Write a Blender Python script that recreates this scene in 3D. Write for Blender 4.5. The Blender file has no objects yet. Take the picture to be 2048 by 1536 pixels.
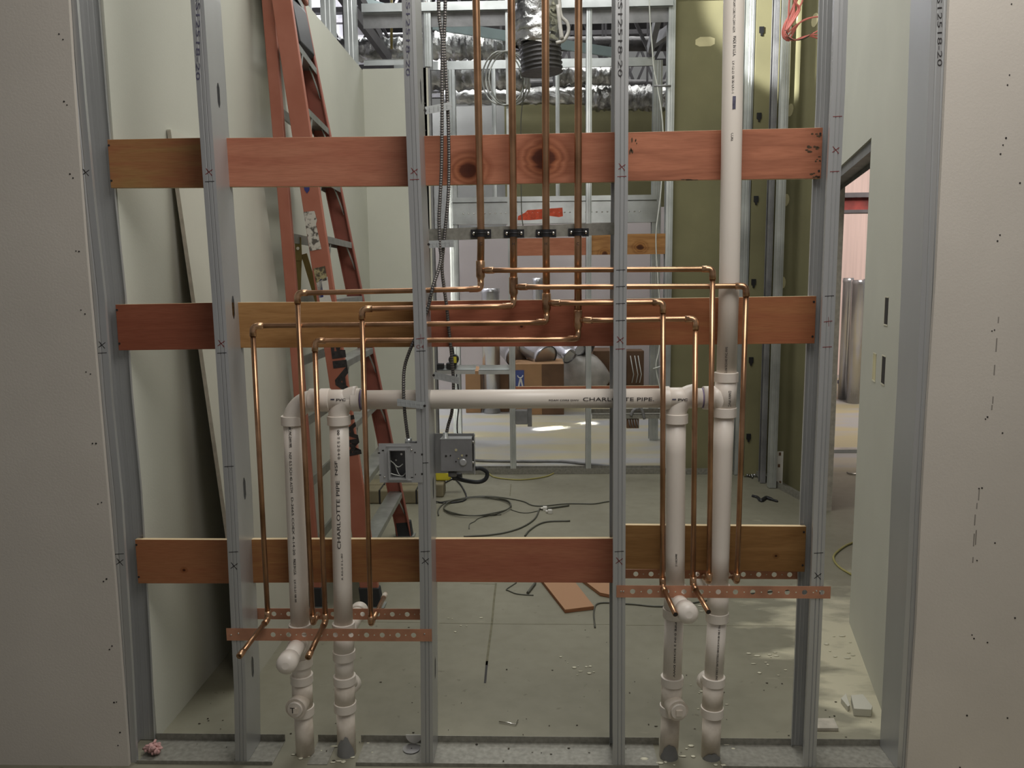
import bpy, math, random
from mathutils import Vector, Matrix
random.seed(7)
PI = math.pi
# ---------------------------------------------------------------- camera
CX, CD, CH, YAW, PIT, ROL, FPX = .3458, 2.4011, 1.5615, .0339, .13, -.0108, 1600.
_cy, _sy, _cp, _sp = math.cos(YAW), math.sin(YAW), math.cos(PIT), math.sin(PIT)
fwd = Vector((-_sy*_cp, _cy*_cp, -_sp)); rgt0 = Vector((_cy, _sy, 0)); up0 = rgt0.cross(fwd)
rgt = rgt0*math.cos(ROL) + up0*math.sin(ROL); upv = -rgt0*math.sin(ROL) + up0*math.cos(ROL)
CAM = Vector((CX, -CD, CH))
scene = bpy.context.scene
COL = scene.collection
cd = bpy.data.cameras.new('camera'); cam = bpy.data.objects.new('camera', cd); COL.objects.link(cam)
cam.matrix_world = Matrix(((rgt.x, upv.x, -fwd.x, CAM.x), (rgt.y, upv.y, -fwd.y, CAM.y), (rgt.z, upv.z, -fwd.z, CAM.z), (0, 0, 0, 1)))
cd.sensor_width = 36; cd.lens = FPX/2048*36; cd.clip_start = .05; cd.clip_end = 60
scene.camera = cam
# ---------------------------------------------------------------- light and exposure
scene.view_settings.view_transform = 'Standard'; scene.view_settings.look = 'None'
scene.view_settings.gamma = 1; scene.view_settings.exposure = 0.14
w = bpy.data.worlds.new('world'); scene.world = w; w.use_nodes = True
w.node_tree.nodes['Background'].inputs[0].default_value = (.93, .93, .90, 1)
w.node_tree.nodes['Background'].inputs[1].default_value = .17
def area(name, loc, target, size, power, col=(1, 1, 1), spread=PI, size_y=None):
    l = bpy.data.lights.new(name, 'AREA'); l.energy = power; l.color = col; l.size = size
    if size_y: l.shape = 'RECTANGLE'; l.size_y = size_y
    l.spread = spread
    o = bpy.data.objects.new(name, l); COL.objects.link(o); o.location = loc
    o.rotation_euler = (Vector(target)-Vector(loc)).to_track_quat('-Z', 'Y').to_euler()
    return o
area('lamp_front_room', (.9, -1.05, 3.55), (.7, -.2, .9), 1.5, 44, (1, .965, .93))
area('lamp_back_room', (.2, 1.9, 4.6), (.3, 1.9, 0), 2.0, 66, (1, 1, .98))
area('lamp_far_room', (.6, 6.9, 5.4), (.6, 6.6, 0), 3.0, 125, (1, 1, .98))
area('lamp_ceiling_space', (-.4, 4.6, 5.3), (.6, 5.6, 3.5), 1.0, 9, (.97, 1, 1))
area('lamp_side_wall_fill', (-1.5, 6.8, 5.2), (-2.3, 7.6, 4.0), 1.4, 230, (.95, .97, 1))  # added lamp, aimed at the far left wall to turn it bright white
area('lamp_next_room', (4.6, 5.4, 4.4), (5.0, 9.0, 1.5), 1.6, 210, (1, .9, .84))
sp = bpy.data.lights.new('daylight_patch', 'SPOT'); sp.energy = 5000; sp.spot_size = math.radians(15); sp.spot_blend = .25; sp.shadow_soft_size = .03
spo = bpy.data.objects.new('daylight_patch', sp); COL.objects.link(spo); spo.location = (-2.6, 1.2, 5.0)
spo.rotation_euler = (Vector((2.1, 3.5, 3.62))-spo.location).to_track_quat('-Z', 'Y').to_euler()
area('daylight_slit', (-.6, 5.2, 4.0), (.22, 5.75, 0), .02, 10, (1, .98, .9), math.radians(3), 1.6)

# ---------------------------------------------------------------- pixel -> world helpers (2048 x 1536 frame)
def ray(x, y): return fwd + rgt*((x-1024)/FPX) - upv*((y-768)/FPX)
def AT(x, y, Y):
    d = ray(x, y); return CAM + d*((Y+CD)/d.y)
def FL(x, y, z=0.):
    d = ray(x, y); return CAM + d*((z-CH)/d.z)
def lerp(a, b, t): return a+(b-a)*t
# ---------------------------------------------------------------- mesh builder
class MB:
    def __init__(s): s.v = []; s.f = []; s.s = []
    def quad(s, *p, sm=False):
        n = len(s.v); s.v += [tuple(q) for q in p]; s.f.append(tuple(range(n, n+len(p)))); s.s.append(sm); return s
    def hexa(s, p):   # p0-3 bottom loop, p4-7 top loop
        n = len(s.v); s.v += [tuple(q) for q in p]
        for f in ((3, 2, 1, 0), (4, 5, 6, 7), (0, 1, 5, 4), (1, 2, 6, 5), (2, 3, 7, 6), (3, 0, 4, 7)):
            s.f.append(tuple(n+i for i in f)); s.s.append(False)
        return s
    def box(s, x0, x1, y0, y1, z0, z1):
        return s.hexa([(x0, y0, z0), (x1, y0, z0), (x1, y1, z0), (x0, y1, z0), (x0, y0, z1), (x1, y0, z1), (x1, y1, z1), (x0, y1, z1)])
    def bar(s, a, b, wx, wy, up=(0, 0, 1)):   # rectangular bar between two points
        a, b = Vector(a), Vector(b); d = (b-a).normalized(); u = Vector(up)
        if abs(d.dot(u)) > .95: u = Vector((0, 1, 0))
        r = d.cross(u).normalized(); u = r.cross(d)
        P = []
        for c in (a, b):
            P += [c-r*wx/2-u*wy/2, c+r*wx/2-u*wy/2, c+r*wx/2+u*wy/2, c-r*wx/2+u*wy/2]
        return s.hexa(P)
    def tube(s, path, r, seg=12, cap=True, sm=True, ry=None):
        path = [Vector(p) for p in path]; n = len(path)
        if not isinstance(r, (list, tuple)): r = [r]*n
        base = len(s.v); T = []
        for i in range(n):
            a = path[max(i-1, 0)]; b = path[min(i+1, n-1)]; d = (b-a)
            T.append(d.normalized() if d.length > 1e-9 else (T[-1] if T else Vector((0, 0, 1))))
        u = T[0].orthogonal().normalized()
        for i in range(n):
            u = (u - T[i]*u.dot(T[i])).normalized(); v = T[i].cross(u)
            for k in range(seg):
                a = 2*PI*k/seg; s.v.append(tuple(path[i]+u*(r[i]*math.cos(a))+v*(r[i]*math.sin(a))))
        for i in range(n-1):
            for k in range(seg):
                k2 = (k+1) % seg; s.f.append((base+i*seg+k, base+i*seg+k2, base+(i+1)*seg+k2, base+(i+1)*seg+k)); s.s.append(sm)
        if cap:
            s.f.append(tuple(base+k for k in range(seg))[::-1]); s.s.append(False)
            s.f.append(tuple(base+(n-1)*seg+k for k in range(seg))); s.s.append(False)
        return s
    def cyl(s, a, b, r, seg=16, cap=True): return s.tube([a, b], r, seg, cap)
    def ball(s, c, r, seg=12, rings=8, sc=(1, 1, 1)):
        n = len(s.v); c = Vector(c)
        for i in range(rings+1):
            t = PI*i/rings
            for k in range(seg):
                a = 2*PI*k/seg; s.v.append((c.x+r*sc[0]*math.sin(t)*math.cos(a), c.y+r*sc[1]*math.sin(t)*math.sin(a), c.z+r*sc[2]*math.cos(t)))
        for i in range(rings):
            for k in range(seg):
                k2 = (k+1) % seg; s.f.append((n+i*seg+k, n+(i+1)*seg+k, n+(i+1)*seg+k2, n+i*seg+k2)); s.s.append(True)
        return s
    def prism(s, pts, off):   # planar polygon extruded by vector
        n = len(s.v); off = Vector(off); m = len(pts)
        s.v += [tuple(p) for p in pts] + [tuple(Vector(p)+off) for p in pts]
        s.f.append(tuple(range(n, n+m))[::-1]); s.f.append(tuple(range(n+m, n+2*m))); s.s += [False, False]
        for i in range(m):
            j = (i+1) % m; s.f.append((n+i, n+j, n+m+j, n+m+i)); s.s.append(False)
        return s
    def build(s, name, mat, parent=None, bevel=0.):
        me = bpy.data.meshes.new(name); me.from_pydata(s.v, [], s.f); me.polygons.foreach_set('use_smooth', s.s)
        me.materials.append(mat)
        o = bpy.data.objects.new(name, me); COL.objects.link(o)
        import bmesh
        bm = bmesh.new(); bm.from_mesh(me)
        bmesh.ops.remove_doubles(bm, verts=bm.verts, dist=1e-6)
        bmesh.ops.recalc_face_normals(bm, faces=bm.faces); bm.to_mesh(me); bm.free()
        if bevel:
            m = o.modifiers.new('bevel', 'BEVEL'); m.width = bevel; m.segments = 2; m.limit_method = 'ANGLE'
        if parent:
            o.parent = parent; o.matrix_parent_inverse = parent.matrix_world.inverted()
        return o
def tag(o, label, cat, group=None, kind=None):
    o['label'] = label; o['category'] = cat
    if group: o['group'] = group
    if kind: o['kind'] = kind
    return o
def thing(name, loc, label, cat, group=None, kind=None):
    o = bpy.data.objects.new(name, None); COL.objects.link(o); o.location = loc; o.empty_display_size = .05
    o.matrix_world = Matrix.Translation(loc)
    return tag(o, label, cat, group, kind)
def struct(name, mb, mat, **k):
    o = mb.build(name, mat, **k); o['kind'] = 'structure'; return o
def fillet(pts, rad, n=5):
    pts = [Vector(p) for p in pts]; out = [pts[0]]
    for i in range(1, len(pts)-1):
        a, b, c = pts[i-1], pts[i], pts[i+1]
        d1 = (a-b); d2 = (c-b); r = min(rad, d1.length*.49, d2.length*.49)
        p0 = b+d1.normalized()*r; p1 = b+d2.normalized()*r
        for k in range(n+1):
            t = k/n; out.append(p0*(1-t)**2+b*(2*t*(1-t))+p1*t*t)
    out.append(pts[-1]); return out
def smooth(pts, n=6):   # catmull-rom
    pts = [Vector(p) for p in pts]; P = [pts[0]*2-pts[1]]+pts+[pts[-1]*2-pts[-2]]; out = []
    for i in range(1, len(P)-2):
        for k in range(n):
            t = k/n; a, b, c, d = P[i-1:i+3]
            out.append(.5*((2*b)+(c-a)*t+(2*a-5*b+4*c-d)*t*t+(3*b-a-3*c+d)*t**3))
    out.append(pts[-1]); return out
# ---------------------------------------------------------------- materials
def lin(c):
    c = c/255.; return c/12.92 if c <= .04045 else ((c+.055)/1.055)**2.4
def rgb(r, g, b): return (lin(r), lin(g), lin(b), 1)
def mat(name, col, rough=.6, metal=0., var=.08, scale=6., bump=0., bscale=40., col2=None, detail=4., stretch=(1, 1, 1), thr=None, spec=.5):
    m = bpy.data.materials.new(name); m.use_nodes = True; N = m.node_tree.nodes; L = m.node_tree.links
    b = N['Principled BSDF']; b.inputs['Roughness'].default_value = rough; b.inputs['Metallic'].default_value = metal
    b.inputs['Specular IOR Level'].default_value = spec
    geo = N.new('ShaderNodeNewGeometry'); mp = N.new('ShaderNodeMapping'); mp.inputs['Scale'].default_value = stretch
    L.new(geo.outputs['Position'], mp.inputs['Vector'])
    nz = N.new('ShaderNodeTexNoise'); nz.inputs['Scale'].default_value = scale; nz.inputs['Detail'].default_value = detail
    L.new(mp.outputs[0], nz.inputs['Vector'])
    rp = N.new('ShaderNodeValToRGB')
    if col2 is None: col2 = tuple(min(1, x*(1+var*2)) for x in col[:3])+(1,); c0 = tuple(x*(1-var*2) for x in col[:3])+(1,)
    else: c0 = col
    lo, hi = thr or (.3, .7)
    rp.color_ramp.elements[0].position = lo; rp.color_ramp.elements[1].position = hi
    rp.color_ramp.elements[0].color = c0; rp.color_ramp.elements[1].color = col2
    L.new(nz.outputs['Fac'], rp.inputs['Fac']); L.new(rp.outputs['Color'], b.inputs['Base Color'])
    if bump:
        n2 = N.new('ShaderNodeTexNoise'); n2.inputs['Scale'].default_value = bscale; n2.inputs['Detail'].default_value = 5
        L.new(mp.outputs[0], n2.inputs['Vector'])
        bp = N.new('ShaderNodeBump'); bp.inputs['Strength'].default_value = bump; bp.inputs['Distance'].default_value = .01
        L.new(n2.outputs['Fac'], bp.inputs['Height']); L.new(bp.outputs[0], b.inputs['Normal'])
    return m
def wood(name, c1, c2, knots=(), seed=0., edge=rgb(206, 184, 146)):
    def soft(c):
        g = sum(c[:3])/3; return tuple((x*.90+g*.10)*1.06*k for x, k in zip(c[:3], (1, 1.07, .96)))+(1,)
    c1, c2 = soft(c1), soft(c2)
    m = bpy.data.materials.new(name); m.use_nodes = True; N = m.node_tree.nodes; L = m.node_tree.links
    b = N['Principled BSDF']; b.inputs['Roughness'].default_value = .62; b.inputs['Specular IOR Level'].default_value = .3
    geo = N.new('ShaderNodeNewGeometry')
    def nmath(op, a, c=None):
        n = N.new('ShaderNodeMath'); n.operation = op
        for i, q in enumerate((a, c)):
            if q is None: continue
            if isinstance(q, (int, float)): n.inputs[i].default_value = q
            else: L.new(q, n.inputs[i])
        return n.outputs[0]
    mp = N.new('ShaderNodeMapping'); mp.inputs['Scale'].default_value = (1.6, 1, 14); mp.inputs['Location'].default_value = (seed*3.7, seed, seed*1.9)
    L.new(geo.outputs['Position'], mp.inputs['Vector'])
    n1 = N.new('ShaderNodeTexNoise'); n1.inputs['Scale'].default_value = 1.6; n1.inputs['Detail'].default_value = 3; n1.inputs['Distortion'].default_value = 1.2
    L.new(mp.outputs[0], n1.inputs['Vector'])
    mp2 = N.new('ShaderNodeMapping'); mp2.inputs['Scale'].default_value = (4, 4, 60); mp2.inputs['Location'].default_value = (seed, 0, seed)
    L.new(geo.outputs['Position'], mp2.inputs['Vector'])
    n2 = N.new('ShaderNodeTexNoise'); n2.inputs['Scale'].default_value = 5; n2.inputs['Detail'].default_value = 6
    L.new(mp2.outputs[0], n2.inputs['Vector'])
    n3 = N.new('ShaderNodeTexNoise'); n3.inputs['Scale'].default_value = 1.3; n3.inputs['Detail'].default_value = 1
    L.new(geo.outputs['Position'], n3.inputs['Vector'])
    rp = N.new('ShaderNodeValToRGB'); rp.color_ramp.elements[0].position = .36; rp.color_ramp.elements[1].position = .64
    rp.color_ramp.elements[0].color = c1; rp.color_ramp.elements[1].color = c2
    L.new(nmath('ADD', nmath('MULTIPLY', n1.outputs['Fac'], .75), nmath('MULTIPLY', n3.outputs['Fac'], .25)), rp.inputs['Fac'])
    mx = N.new('ShaderNodeMixRGB'); mx.blend_type = 'MULTIPLY'; mx.inputs['Fac'].default_value = .55
    r2 = N.new('ShaderNodeValToRGB'); r2.color_ramp.elements[0].position = .3; r2.color_ramp.elements[0].color = (.72, .68, .64, 1); r2.color_ramp.elements[1].position = .6
    L.new(n2.outputs['Fac'], r2.inputs['Fac']); L.new(rp.outputs['Color'], mx.inputs['Color1']); L.new(r2.outputs['Color'], mx.inputs['Color2'])
    out = mx.outputs['Color']
    sep = N.new('ShaderNodeSeparateXYZ'); L.new(geo.outputs['Position'], sep.inputs[0])
    for (kx, kz, kr) in knots:
        dx = nmath('MULTIPLY', nmath('SUBTRACT', sep.outputs['X'], kx), .85); dz = nmath('SUBTRACT', sep.outputs['Z'], kz)
        dd = nmath('SQRT', nmath('ADD', nmath('MULTIPLY', dx, dx), nmath('MULTIPLY', dz, dz)))
        dd = nmath('ADD', nmath('DIVIDE', dd, kr), nmath('MULTIPLY', nmath('SUBTRACT', n1.outputs['Fac'], .5), .7))
        kr_ = N.new('ShaderNodeValToRGB'); e = kr_.color_ramp.elements
        e[0].position = 0; e[0].color = (.16, .09, .05, 1); e[1].position = 1; e[1].color = (1, 1, 1, 1)
        for p, c in ((.28, (.22, .13, .07, 1)), (.36, (.62, .5, .36, 1)), (.45, (.9, .85, .7, 1)), (.55, (.6, .5, .4, 1)), (.66, (.95, .92, .85, 1)), (.78, (.72, .65, .58, 1))):
            q = e.new(p); q.color = c
        L.new(nmath('MULTIPLY', dd, .5), kr_.inputs['Fac'])
        m2 = N.new('ShaderNodeMixRGB'); m2.blend_type = 'MULTIPLY'; m2.inputs['Fac'].default_value = 1
        L.new(out, m2.inputs['Color1']); L.new(kr_.outputs['Color'], m2.inputs['Color2']); out = m2.outputs['Color']
    # ply edge on the faces that look up
    sn = N.new('ShaderNodeSeparateXYZ'); L.new(geo.outputs['Normal'], sn.inputs[0])
    me = N.new('ShaderNodeMixRGB'); L.new(nmath('GREATER_THAN', nmath('ABSOLUTE', sn.outputs['Z']), .7), me.inputs['Fac'])
    L.new(out, me.inputs['Color1']); me.inputs['Color2'].default_value = edge; L.new(me.outputs['Color'], b.inputs['Base Color'])
    return m
M = {}
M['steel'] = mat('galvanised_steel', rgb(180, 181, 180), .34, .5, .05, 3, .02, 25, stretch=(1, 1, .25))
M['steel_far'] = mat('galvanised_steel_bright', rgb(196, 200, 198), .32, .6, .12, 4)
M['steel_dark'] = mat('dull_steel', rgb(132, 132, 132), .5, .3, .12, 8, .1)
M['spangle'] = mat('spangled_zinc', rgb(140, 138, 128), .5, .35, .10, 60, .05)
M['copper'] = mat('copper', rgb(190, 148, 114), .30, .9, .0, 9, col2=rgb(126, 94, 68), thr=(.35, .75))
M['copper_fit'] = mat('copper_fitting', rgb(206, 166, 130), .3, .9, .0, 22, col2=rgb(128, 96, 72), thr=(.4, .7), bump=.15, bscale=60)
M['copper_plate'] = mat('copper_plated_steel', rgb(186, 134, 106), .5, .35, .10, 12)
M['pvc'] = mat('white_pvc', rgb(222, 213, 201), .38, 0, .03, 5, col2=rgb(228, 220, 209))
M['pvc_dirty'] = mat('scuffed_pvc', rgb(196, 184, 168), .5, 0, 0, 16, col2=rgb(222, 212, 198), thr=(.35, .6))
M['purple'] = mat('purple_primer', rgb(120, 106, 140), .5, 0, .1, 30)
M['ink'] = mat('black_ink', rgb(44, 40, 40), .7, 0, .3, 60)
M['inkblue'] = mat('blue_grey_ink', rgb(80, 78, 96), .7, 0, .2, 60)
M['red_ink'] = mat('dark_red_marker', rgb(112, 40, 38), .7)
M['dry_front'] = mat('grey_drywall_paper', rgb(204, 197, 186), .85, 0, .025, 2.2, .06, 160)
M['dry_green'] = mat('green_drywall_paper', rgb(190, 190, 177), .85, 0, .03, 1.5, .05, 160)
M['dry_sheet'] = mat('pale_drywall_paper', rgb(190, 188, 174), .85, 0, .03, 2)
M['dry_edge'] = mat('gypsum_edge', rgb(178, 172, 158), .95, 0, .08, 30)
M['olive'] = mat('olive_sheathing', rgb(122, 118, 86), .85, 0, .08, 2.0, .05, 120)
M['mud'] = mat('joint_compound', rgb(196, 188, 148), .9)
M['far_wall'] = mat('far_drywall', rgb(150, 146, 142), .9, 0, .03, 1); M['far_wall2'] = mat('far_pinkish_drywall', rgb(204, 196, 194), .9, 0, .03, 1)
M['white_wall'] = mat('white_wallboard', rgb(226, 224, 232), .9, 0, .02, 1)
M['pink_wall'] = mat('pink_curtain_wall', rgb(232, 208, 200), .9, 0, .05, 3, stretch=(6, 6, .2))
M['red_tag'] = mat('orange_paint', rgb(226, 92, 60), .7, 0, .1, 30)
M['red_beam'] = mat('red_lead_paint', rgb(116, 44, 38), .7, 0, .3, 6)
M['black'] = mat('black_plastic', rgb(30, 30, 32), .45)
M['blackrub'] = mat('black_rubber', rgb(38, 40, 42), .7)
M['screw'] = mat('screw_dimple', rgb(40, 36, 34), .6)
M['zinc'] = mat('zinc_screw', rgb(214, 212, 204), .25, 1.)
M['ladder'] = mat('orange_fibreglass', rgb(162, 97, 76), .5, 0, .05, 7, col2=rgb(174, 110, 90))
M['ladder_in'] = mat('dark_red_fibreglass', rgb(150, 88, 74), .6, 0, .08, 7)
M['alu'] = mat('aluminium', rgb(158, 160, 154), .42, .7, .10, 12)
M['brass'] = mat('olive_spreader_metal', rgb(138, 124, 74), .45, .4, .08, 14)
M['foil'] = mat('foil_wrap', rgb(170, 170, 168), .3, 1., .35, 5, 1.0, 22, stretch=(1, 1, 1))
M['duct'] = mat('shiny_duct', rgb(206, 206, 208), .24, .85, .06, 3)
M['duct_dark'] = mat('dark_flex_duct', rgb(70, 68, 68), .4, .3, .2, 12, .4, 30)
M['joist'] = mat('dark_joist', rgb(74, 72, 74), .7, 0, .15, 5)
M['deck'] = mat('dark_roof_deck', rgb(40, 38, 40), .9, 0, .2, 4)
M['beam_blue'] = mat('pale_steel_beam', rgb(164, 182, 184), .5, .3, .08, 3)
M['card'] = mat('cardboard', rgb(160, 124, 88), .85, 0, .06, 5)
M['card_dark'] = mat('brown_cardboard', rgb(104, 78, 56), .85, 0, .1, 5)
M['blue_lbl'] = mat('blue_print', rgb(70, 84, 140), .7)
M['white_pl'] = mat('white_plastic', rgb(214, 212, 204), .5)
M['plastic_bag'] = mat('pale_plastic_bag', rgb(176, 172, 164), .3, 0, .08, 9, .3, 14)
M['yellow'] = mat('yellow_plastic', rgb(196, 184, 52), .5)
M['wire_y'] = mat('yellow_cord', rgb(150, 142, 84), .6)
M['wire_w'] = mat('white_wire', rgb(206, 208, 200), .5)
M['wire_p'] = mat('salmon_wire', rgb(220, 128, 116), .5)
M['wire_g'] = mat('grey_cable', rgb(80, 80, 70), .5)
M['blue'] = mat('dark_blue_print', rgb(46, 50, 116), .6)
M['paper'] = mat('worn_paper_label', rgb(198, 194, 184), .8, 0, 0, 45, col2=rgb(90, 86, 80), thr=(.5, .6), stretch=(1, 1, 1))
M['paperdark'] = mat('worn_dark_label', rgb(80, 72, 58), .8, 0, 0, 60, col2=rgb(170, 160, 120), thr=(.45, .6))
M['pinkins'] = mat('pink_insulation', rgb(190, 150, 144), .95, 0, .15, 60, .6, 60)
M['zincdisc'] = mat('stainless_disc', rgb(160, 158, 158), .3, .9)
M['ply'] = mat('rough_ply_offcut', rgb(150, 96, 66), .8, 0, 0, 9, col2=rgb(176, 138, 104), thr=(.4, .65))
M['debris'] = mat('dark_debris', rgb(78, 72, 60), .9, 0, .3, 50)
M['dust'] = mat('gypsum_dust', rgb(206, 202, 180), .95, 0, .06, 12)
def floor_mat():
    m = bpy.data.materials.new('concrete_floor'); m.use_nodes = True; N = m.node_tree.nodes; L = m.node_tree.links; b = N['Principled BSDF']
    b.inputs['Roughness'].default_value = .55; b.inputs['Specular IOR Level'].default_value = .4
    g = N.new('ShaderNodeNewGeometry')
    def noise(s, d=5, sc=(1, 1, 1), loc=(0, 0, 0)):
        mp = N.new('ShaderNodeMapping'); mp.inputs['Scale'].default_value = sc; mp.inputs['Location'].default_value = loc; L.new(g.outputs['Position'], mp.inputs[0])
        n = N.new('ShaderNodeTexNoise'); n.inputs['Scale'].default_value = s; n.inputs['Detail'].default_value = d; L.new(mp.outputs[0], n.inputs['Vector']); return n.outputs['Fac']
    def ramp(f, stops):
        r = N.new('ShaderNodeValToRGB'); e = r.color_ramp.elements
        e[0].position, e[0].color = stops[0]; e[1].position, e[1].color = stops[-1]
        for p, c in stops[1:-1]: q = e.new(p); q.color = c
        L.new(f, r.inputs['Fac']); return r.outputs['Color']
    def mix(t, f, a, c):
        x = N.new('ShaderNodeMixRGB'); x.blend_type = t
        for i, q in ((0, f), (1, a), (2, c)):
            if isinstance(q, (int, float)): x.inputs[i].default_value = q
            elif isinstance(q, tuple): x.inputs[i].default_value = q
            else: L.new(q, x.inputs[i])
        return x.outputs[0]
    base = ramp(noise(1.1), [(.35, rgb(124, 121, 104)), (.65, rgb(140, 137, 119))])
    base = mix('MULTIPLY', .35, base, ramp(noise(14, 8), [(.3, (.75, .74, .7, 1)), (.6, (1, 1, 1, 1))]))
    W1 = (1, 1, 1, 1); K = (0, 0, 0, 1)
    base = mix('MIX', ramp(noise(26, 3, loc=(3, 1, 0)), [(.68, K), (.74, (.6, .6, .6, 1))]), base, rgb(96, 88, 72))
    # pale plaster dust towards the right wall
    sep = N.new('ShaderNodeSeparateXYZ'); L.new(g.outputs['Position'], sep.inputs[0])
    mr = N.new('ShaderNodeMapRange'); mr.inputs[1].default_value = 1.12; mr.inputs[2].default_value = 1.55; L.new(sep.outputs['X'], mr.inputs[0])
    my = N.new('ShaderNodeMapRange'); my.inputs[1].default_value = 1.9; my.inputs[2].default_value = 1.1; L.new(sep.outputs['Y'], my.inputs[0])
    mm = N.new('ShaderNodeMath'); mm.operation = 'MULTIPLY'; L.new(mr.outputs[0], mm.inputs[0]); L.new(my.outputs[0], mm.inputs[1])
    ad = N.new('ShaderNodeMath'); ad.operation = 'MULTIPLY_ADD'; L.new(mm.outputs[0], ad.inputs[0]); ad.inputs[1].default_value = .38; L.new(noise(3.2, 7, (1, 2.2, 1)), ad.inputs[2])
    base = mix('MIX', ramp(ad.outputs[0], [(.68, K), (.86, (.8, .8, .8, 1))]), base, rgb(204, 198, 172))
    # far slab: paler, with yellowish scuffs
    fy = N.new('ShaderNodeMapRange'); fy.inputs[1].default_value = 3.9; fy.inputs[2].default_value = 4.3; L.new(sep.outputs['Y'], fy.inputs[0])
    far = ramp(noise(1.4, 5, (.5, 2, 1)), [(.42, rgb(166, 166, 164)), (.6, rgb(176, 168, 136))])
    base = mix('MIX', fy.outputs[0], base, far)
    L.new(base, b.inputs['Base Color'])
    return m
M['floor'] = floor_mat()
def text(body, mat_, loc, xdir, ydir, h, parent, name='printed_text', sx=1., ext=.0002, align='LEFT', bold=0., fit=None):
    cu = bpy.data.curves.new(name, 'FONT'); cu.body = body; cu.size = h/.72; cu.extrude = ext; cu.align_x = align; cu.offset = bold
    cu.resolution_u = 3
    tmp = bpy.data.objects.new('tmp', cu); COL.objects.link(tmp); dg = bpy.context.evaluated_depsgraph_get()
    me = bpy.data.meshes.new_from_object(tmp.evaluated_get(dg)); bpy.data.objects.remove(tmp); me.name = name; me.materials.clear(); me.materials.append(mat_)
    xs_ = [v.co.x for v in me.vertices]; x_min = min(xs_)
    if fit: sx = fit/(max(xs_)-x_min)
    for v in me.vertices: v.co.x -= x_min
    o = bpy.data.objects.new(name, me); COL.objects.link(o)
    X = Vector(xdir).normalized(); Y = Vector(ydir); Y = (Y-X*X.dot(Y)).normalized(); Z = X.cross(Y)
    mw = Matrix(((X.x*sx, Y.x, Z.x, loc[0]), (X.y*sx, Y.y, Z.y, loc[1]), (X.z*sx, Y.z, Z.z, loc[2]), (0, 0, 0, 1)))
    if parent: o.parent = parent; o.matrix_parent_inverse = parent.matrix_world.inverted()
    o.matrix_world = mw
    return o
# ================================================================ SETTING
FD = .13      # wall depth
struct('floor', MB().box(-6, 8, -4.4, 12, -.1, 0), M['floor'])
struct('wall_behind', MB().box(-3.4, 4.2, -4.3, -4.2, 0, 4.6), M['white_wall'])  # unseen wall, added behind the camera for bounce light on the steel
struct('ceiling', MB().box(-6, 8, -3.4, 12, 5.6, 5.7), M['deck'])
# front drywall to the left and right of the opening, free edges as cut
Lp = [(137, 0), (148, 180), (170.5, 480), (195, 760), (216, 1000), (233, 1200), (256, 1500), (260, 1560)]
Rp = [(1899, 0), (1886, 280), (1871.6, 560), (1853, 840), (1844, 1000), (1833, 1240), (1816, 1500), (1812, 1560)]
def front_wall(name, edge, xout):
    P = [AT(x, y, -.016) for x, y in edge]; P[0] = P[0]+(P[0]-P[1])*1.6
    mb = MB()
    for a, b in zip(P, P[1:]):
        za, zb = a.z, max(b.z, 0.)
        mb.hexa([(b.x, -.016, zb), (xout, -.016, zb), (xout, -.003, zb), (b.x, -.003, zb), (a.x, -.016, za), (xout, -.016, za), (xout, -.003, za), (a.x, -.003, za)])
    return struct(name, mb, M['dry_front'])
wl = front_wall('wall_left_front', Lp, -2.6)
wr = front_wall('wall_right_front', Rp, 3.2)
for wall, pts in ((wl, [(118, 68), (126, 79), (128, 203), (134, 210), (140, 348), (146, 356), (152, 502), (158, 503), (162, 620), (170, 628), (172, 744), (181, 748), (185, 887), (192, 887), (196, 1008), (203, 1005), (207, 1163), (213, 1158), (219, 1299), (224, 1292), (228, 1405), (233, 1404), (240, 1465), (236, 1491)]),
                  (wr, [(2023, 8), (2019, 150), (2015, 170), (2012, 276), (2006, 290), (2001, 308), (2040, 366), (2000, 470), (1995, 482), (1984, 662), (1989, 660), (1971, 838), (1975, 834), (2005, 866), (1958, 977), (1964, 976), (1990, 1086), (1954, 1121), (2030, 1236), (2015, 1436), (1944, 1270), (1948, 1277), (1975, 1285), (1934, 1431), (1920, 1535)])):
    for x, y in pts:
        p = AT(x, y, -.0165); MB().cyl(p+Vector((0, .001, 0)), p-Vector((0, .0006, 0)), random.uniform(.0018, .003), 8).build('drywall_screw', M['screw'], wall)
# scuffed pencil/print streak on the right drywall
mb = MB()
for x, y, h in ((1997, 640, 12), (1993, 690, 26), (1989, 740, 20), (1986, 800, 14), (1984, 815, 10), (1958, 990, 22), (1954, 1012, 12), (1950, 1040, 22), (1948, 1080, 26), (1952, 1075, 30), (1946, 1120, 12)):
    p = AT(x, y, -.0163); mb.box(p.x-.002, p.x+.0015, -.0163, -.0160, p.z-h/1300, p.z+h/1300)
mb.build('pencil_scuffs', mat('faint_scuff', rgb(140, 134, 126), .9), wr)
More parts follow.
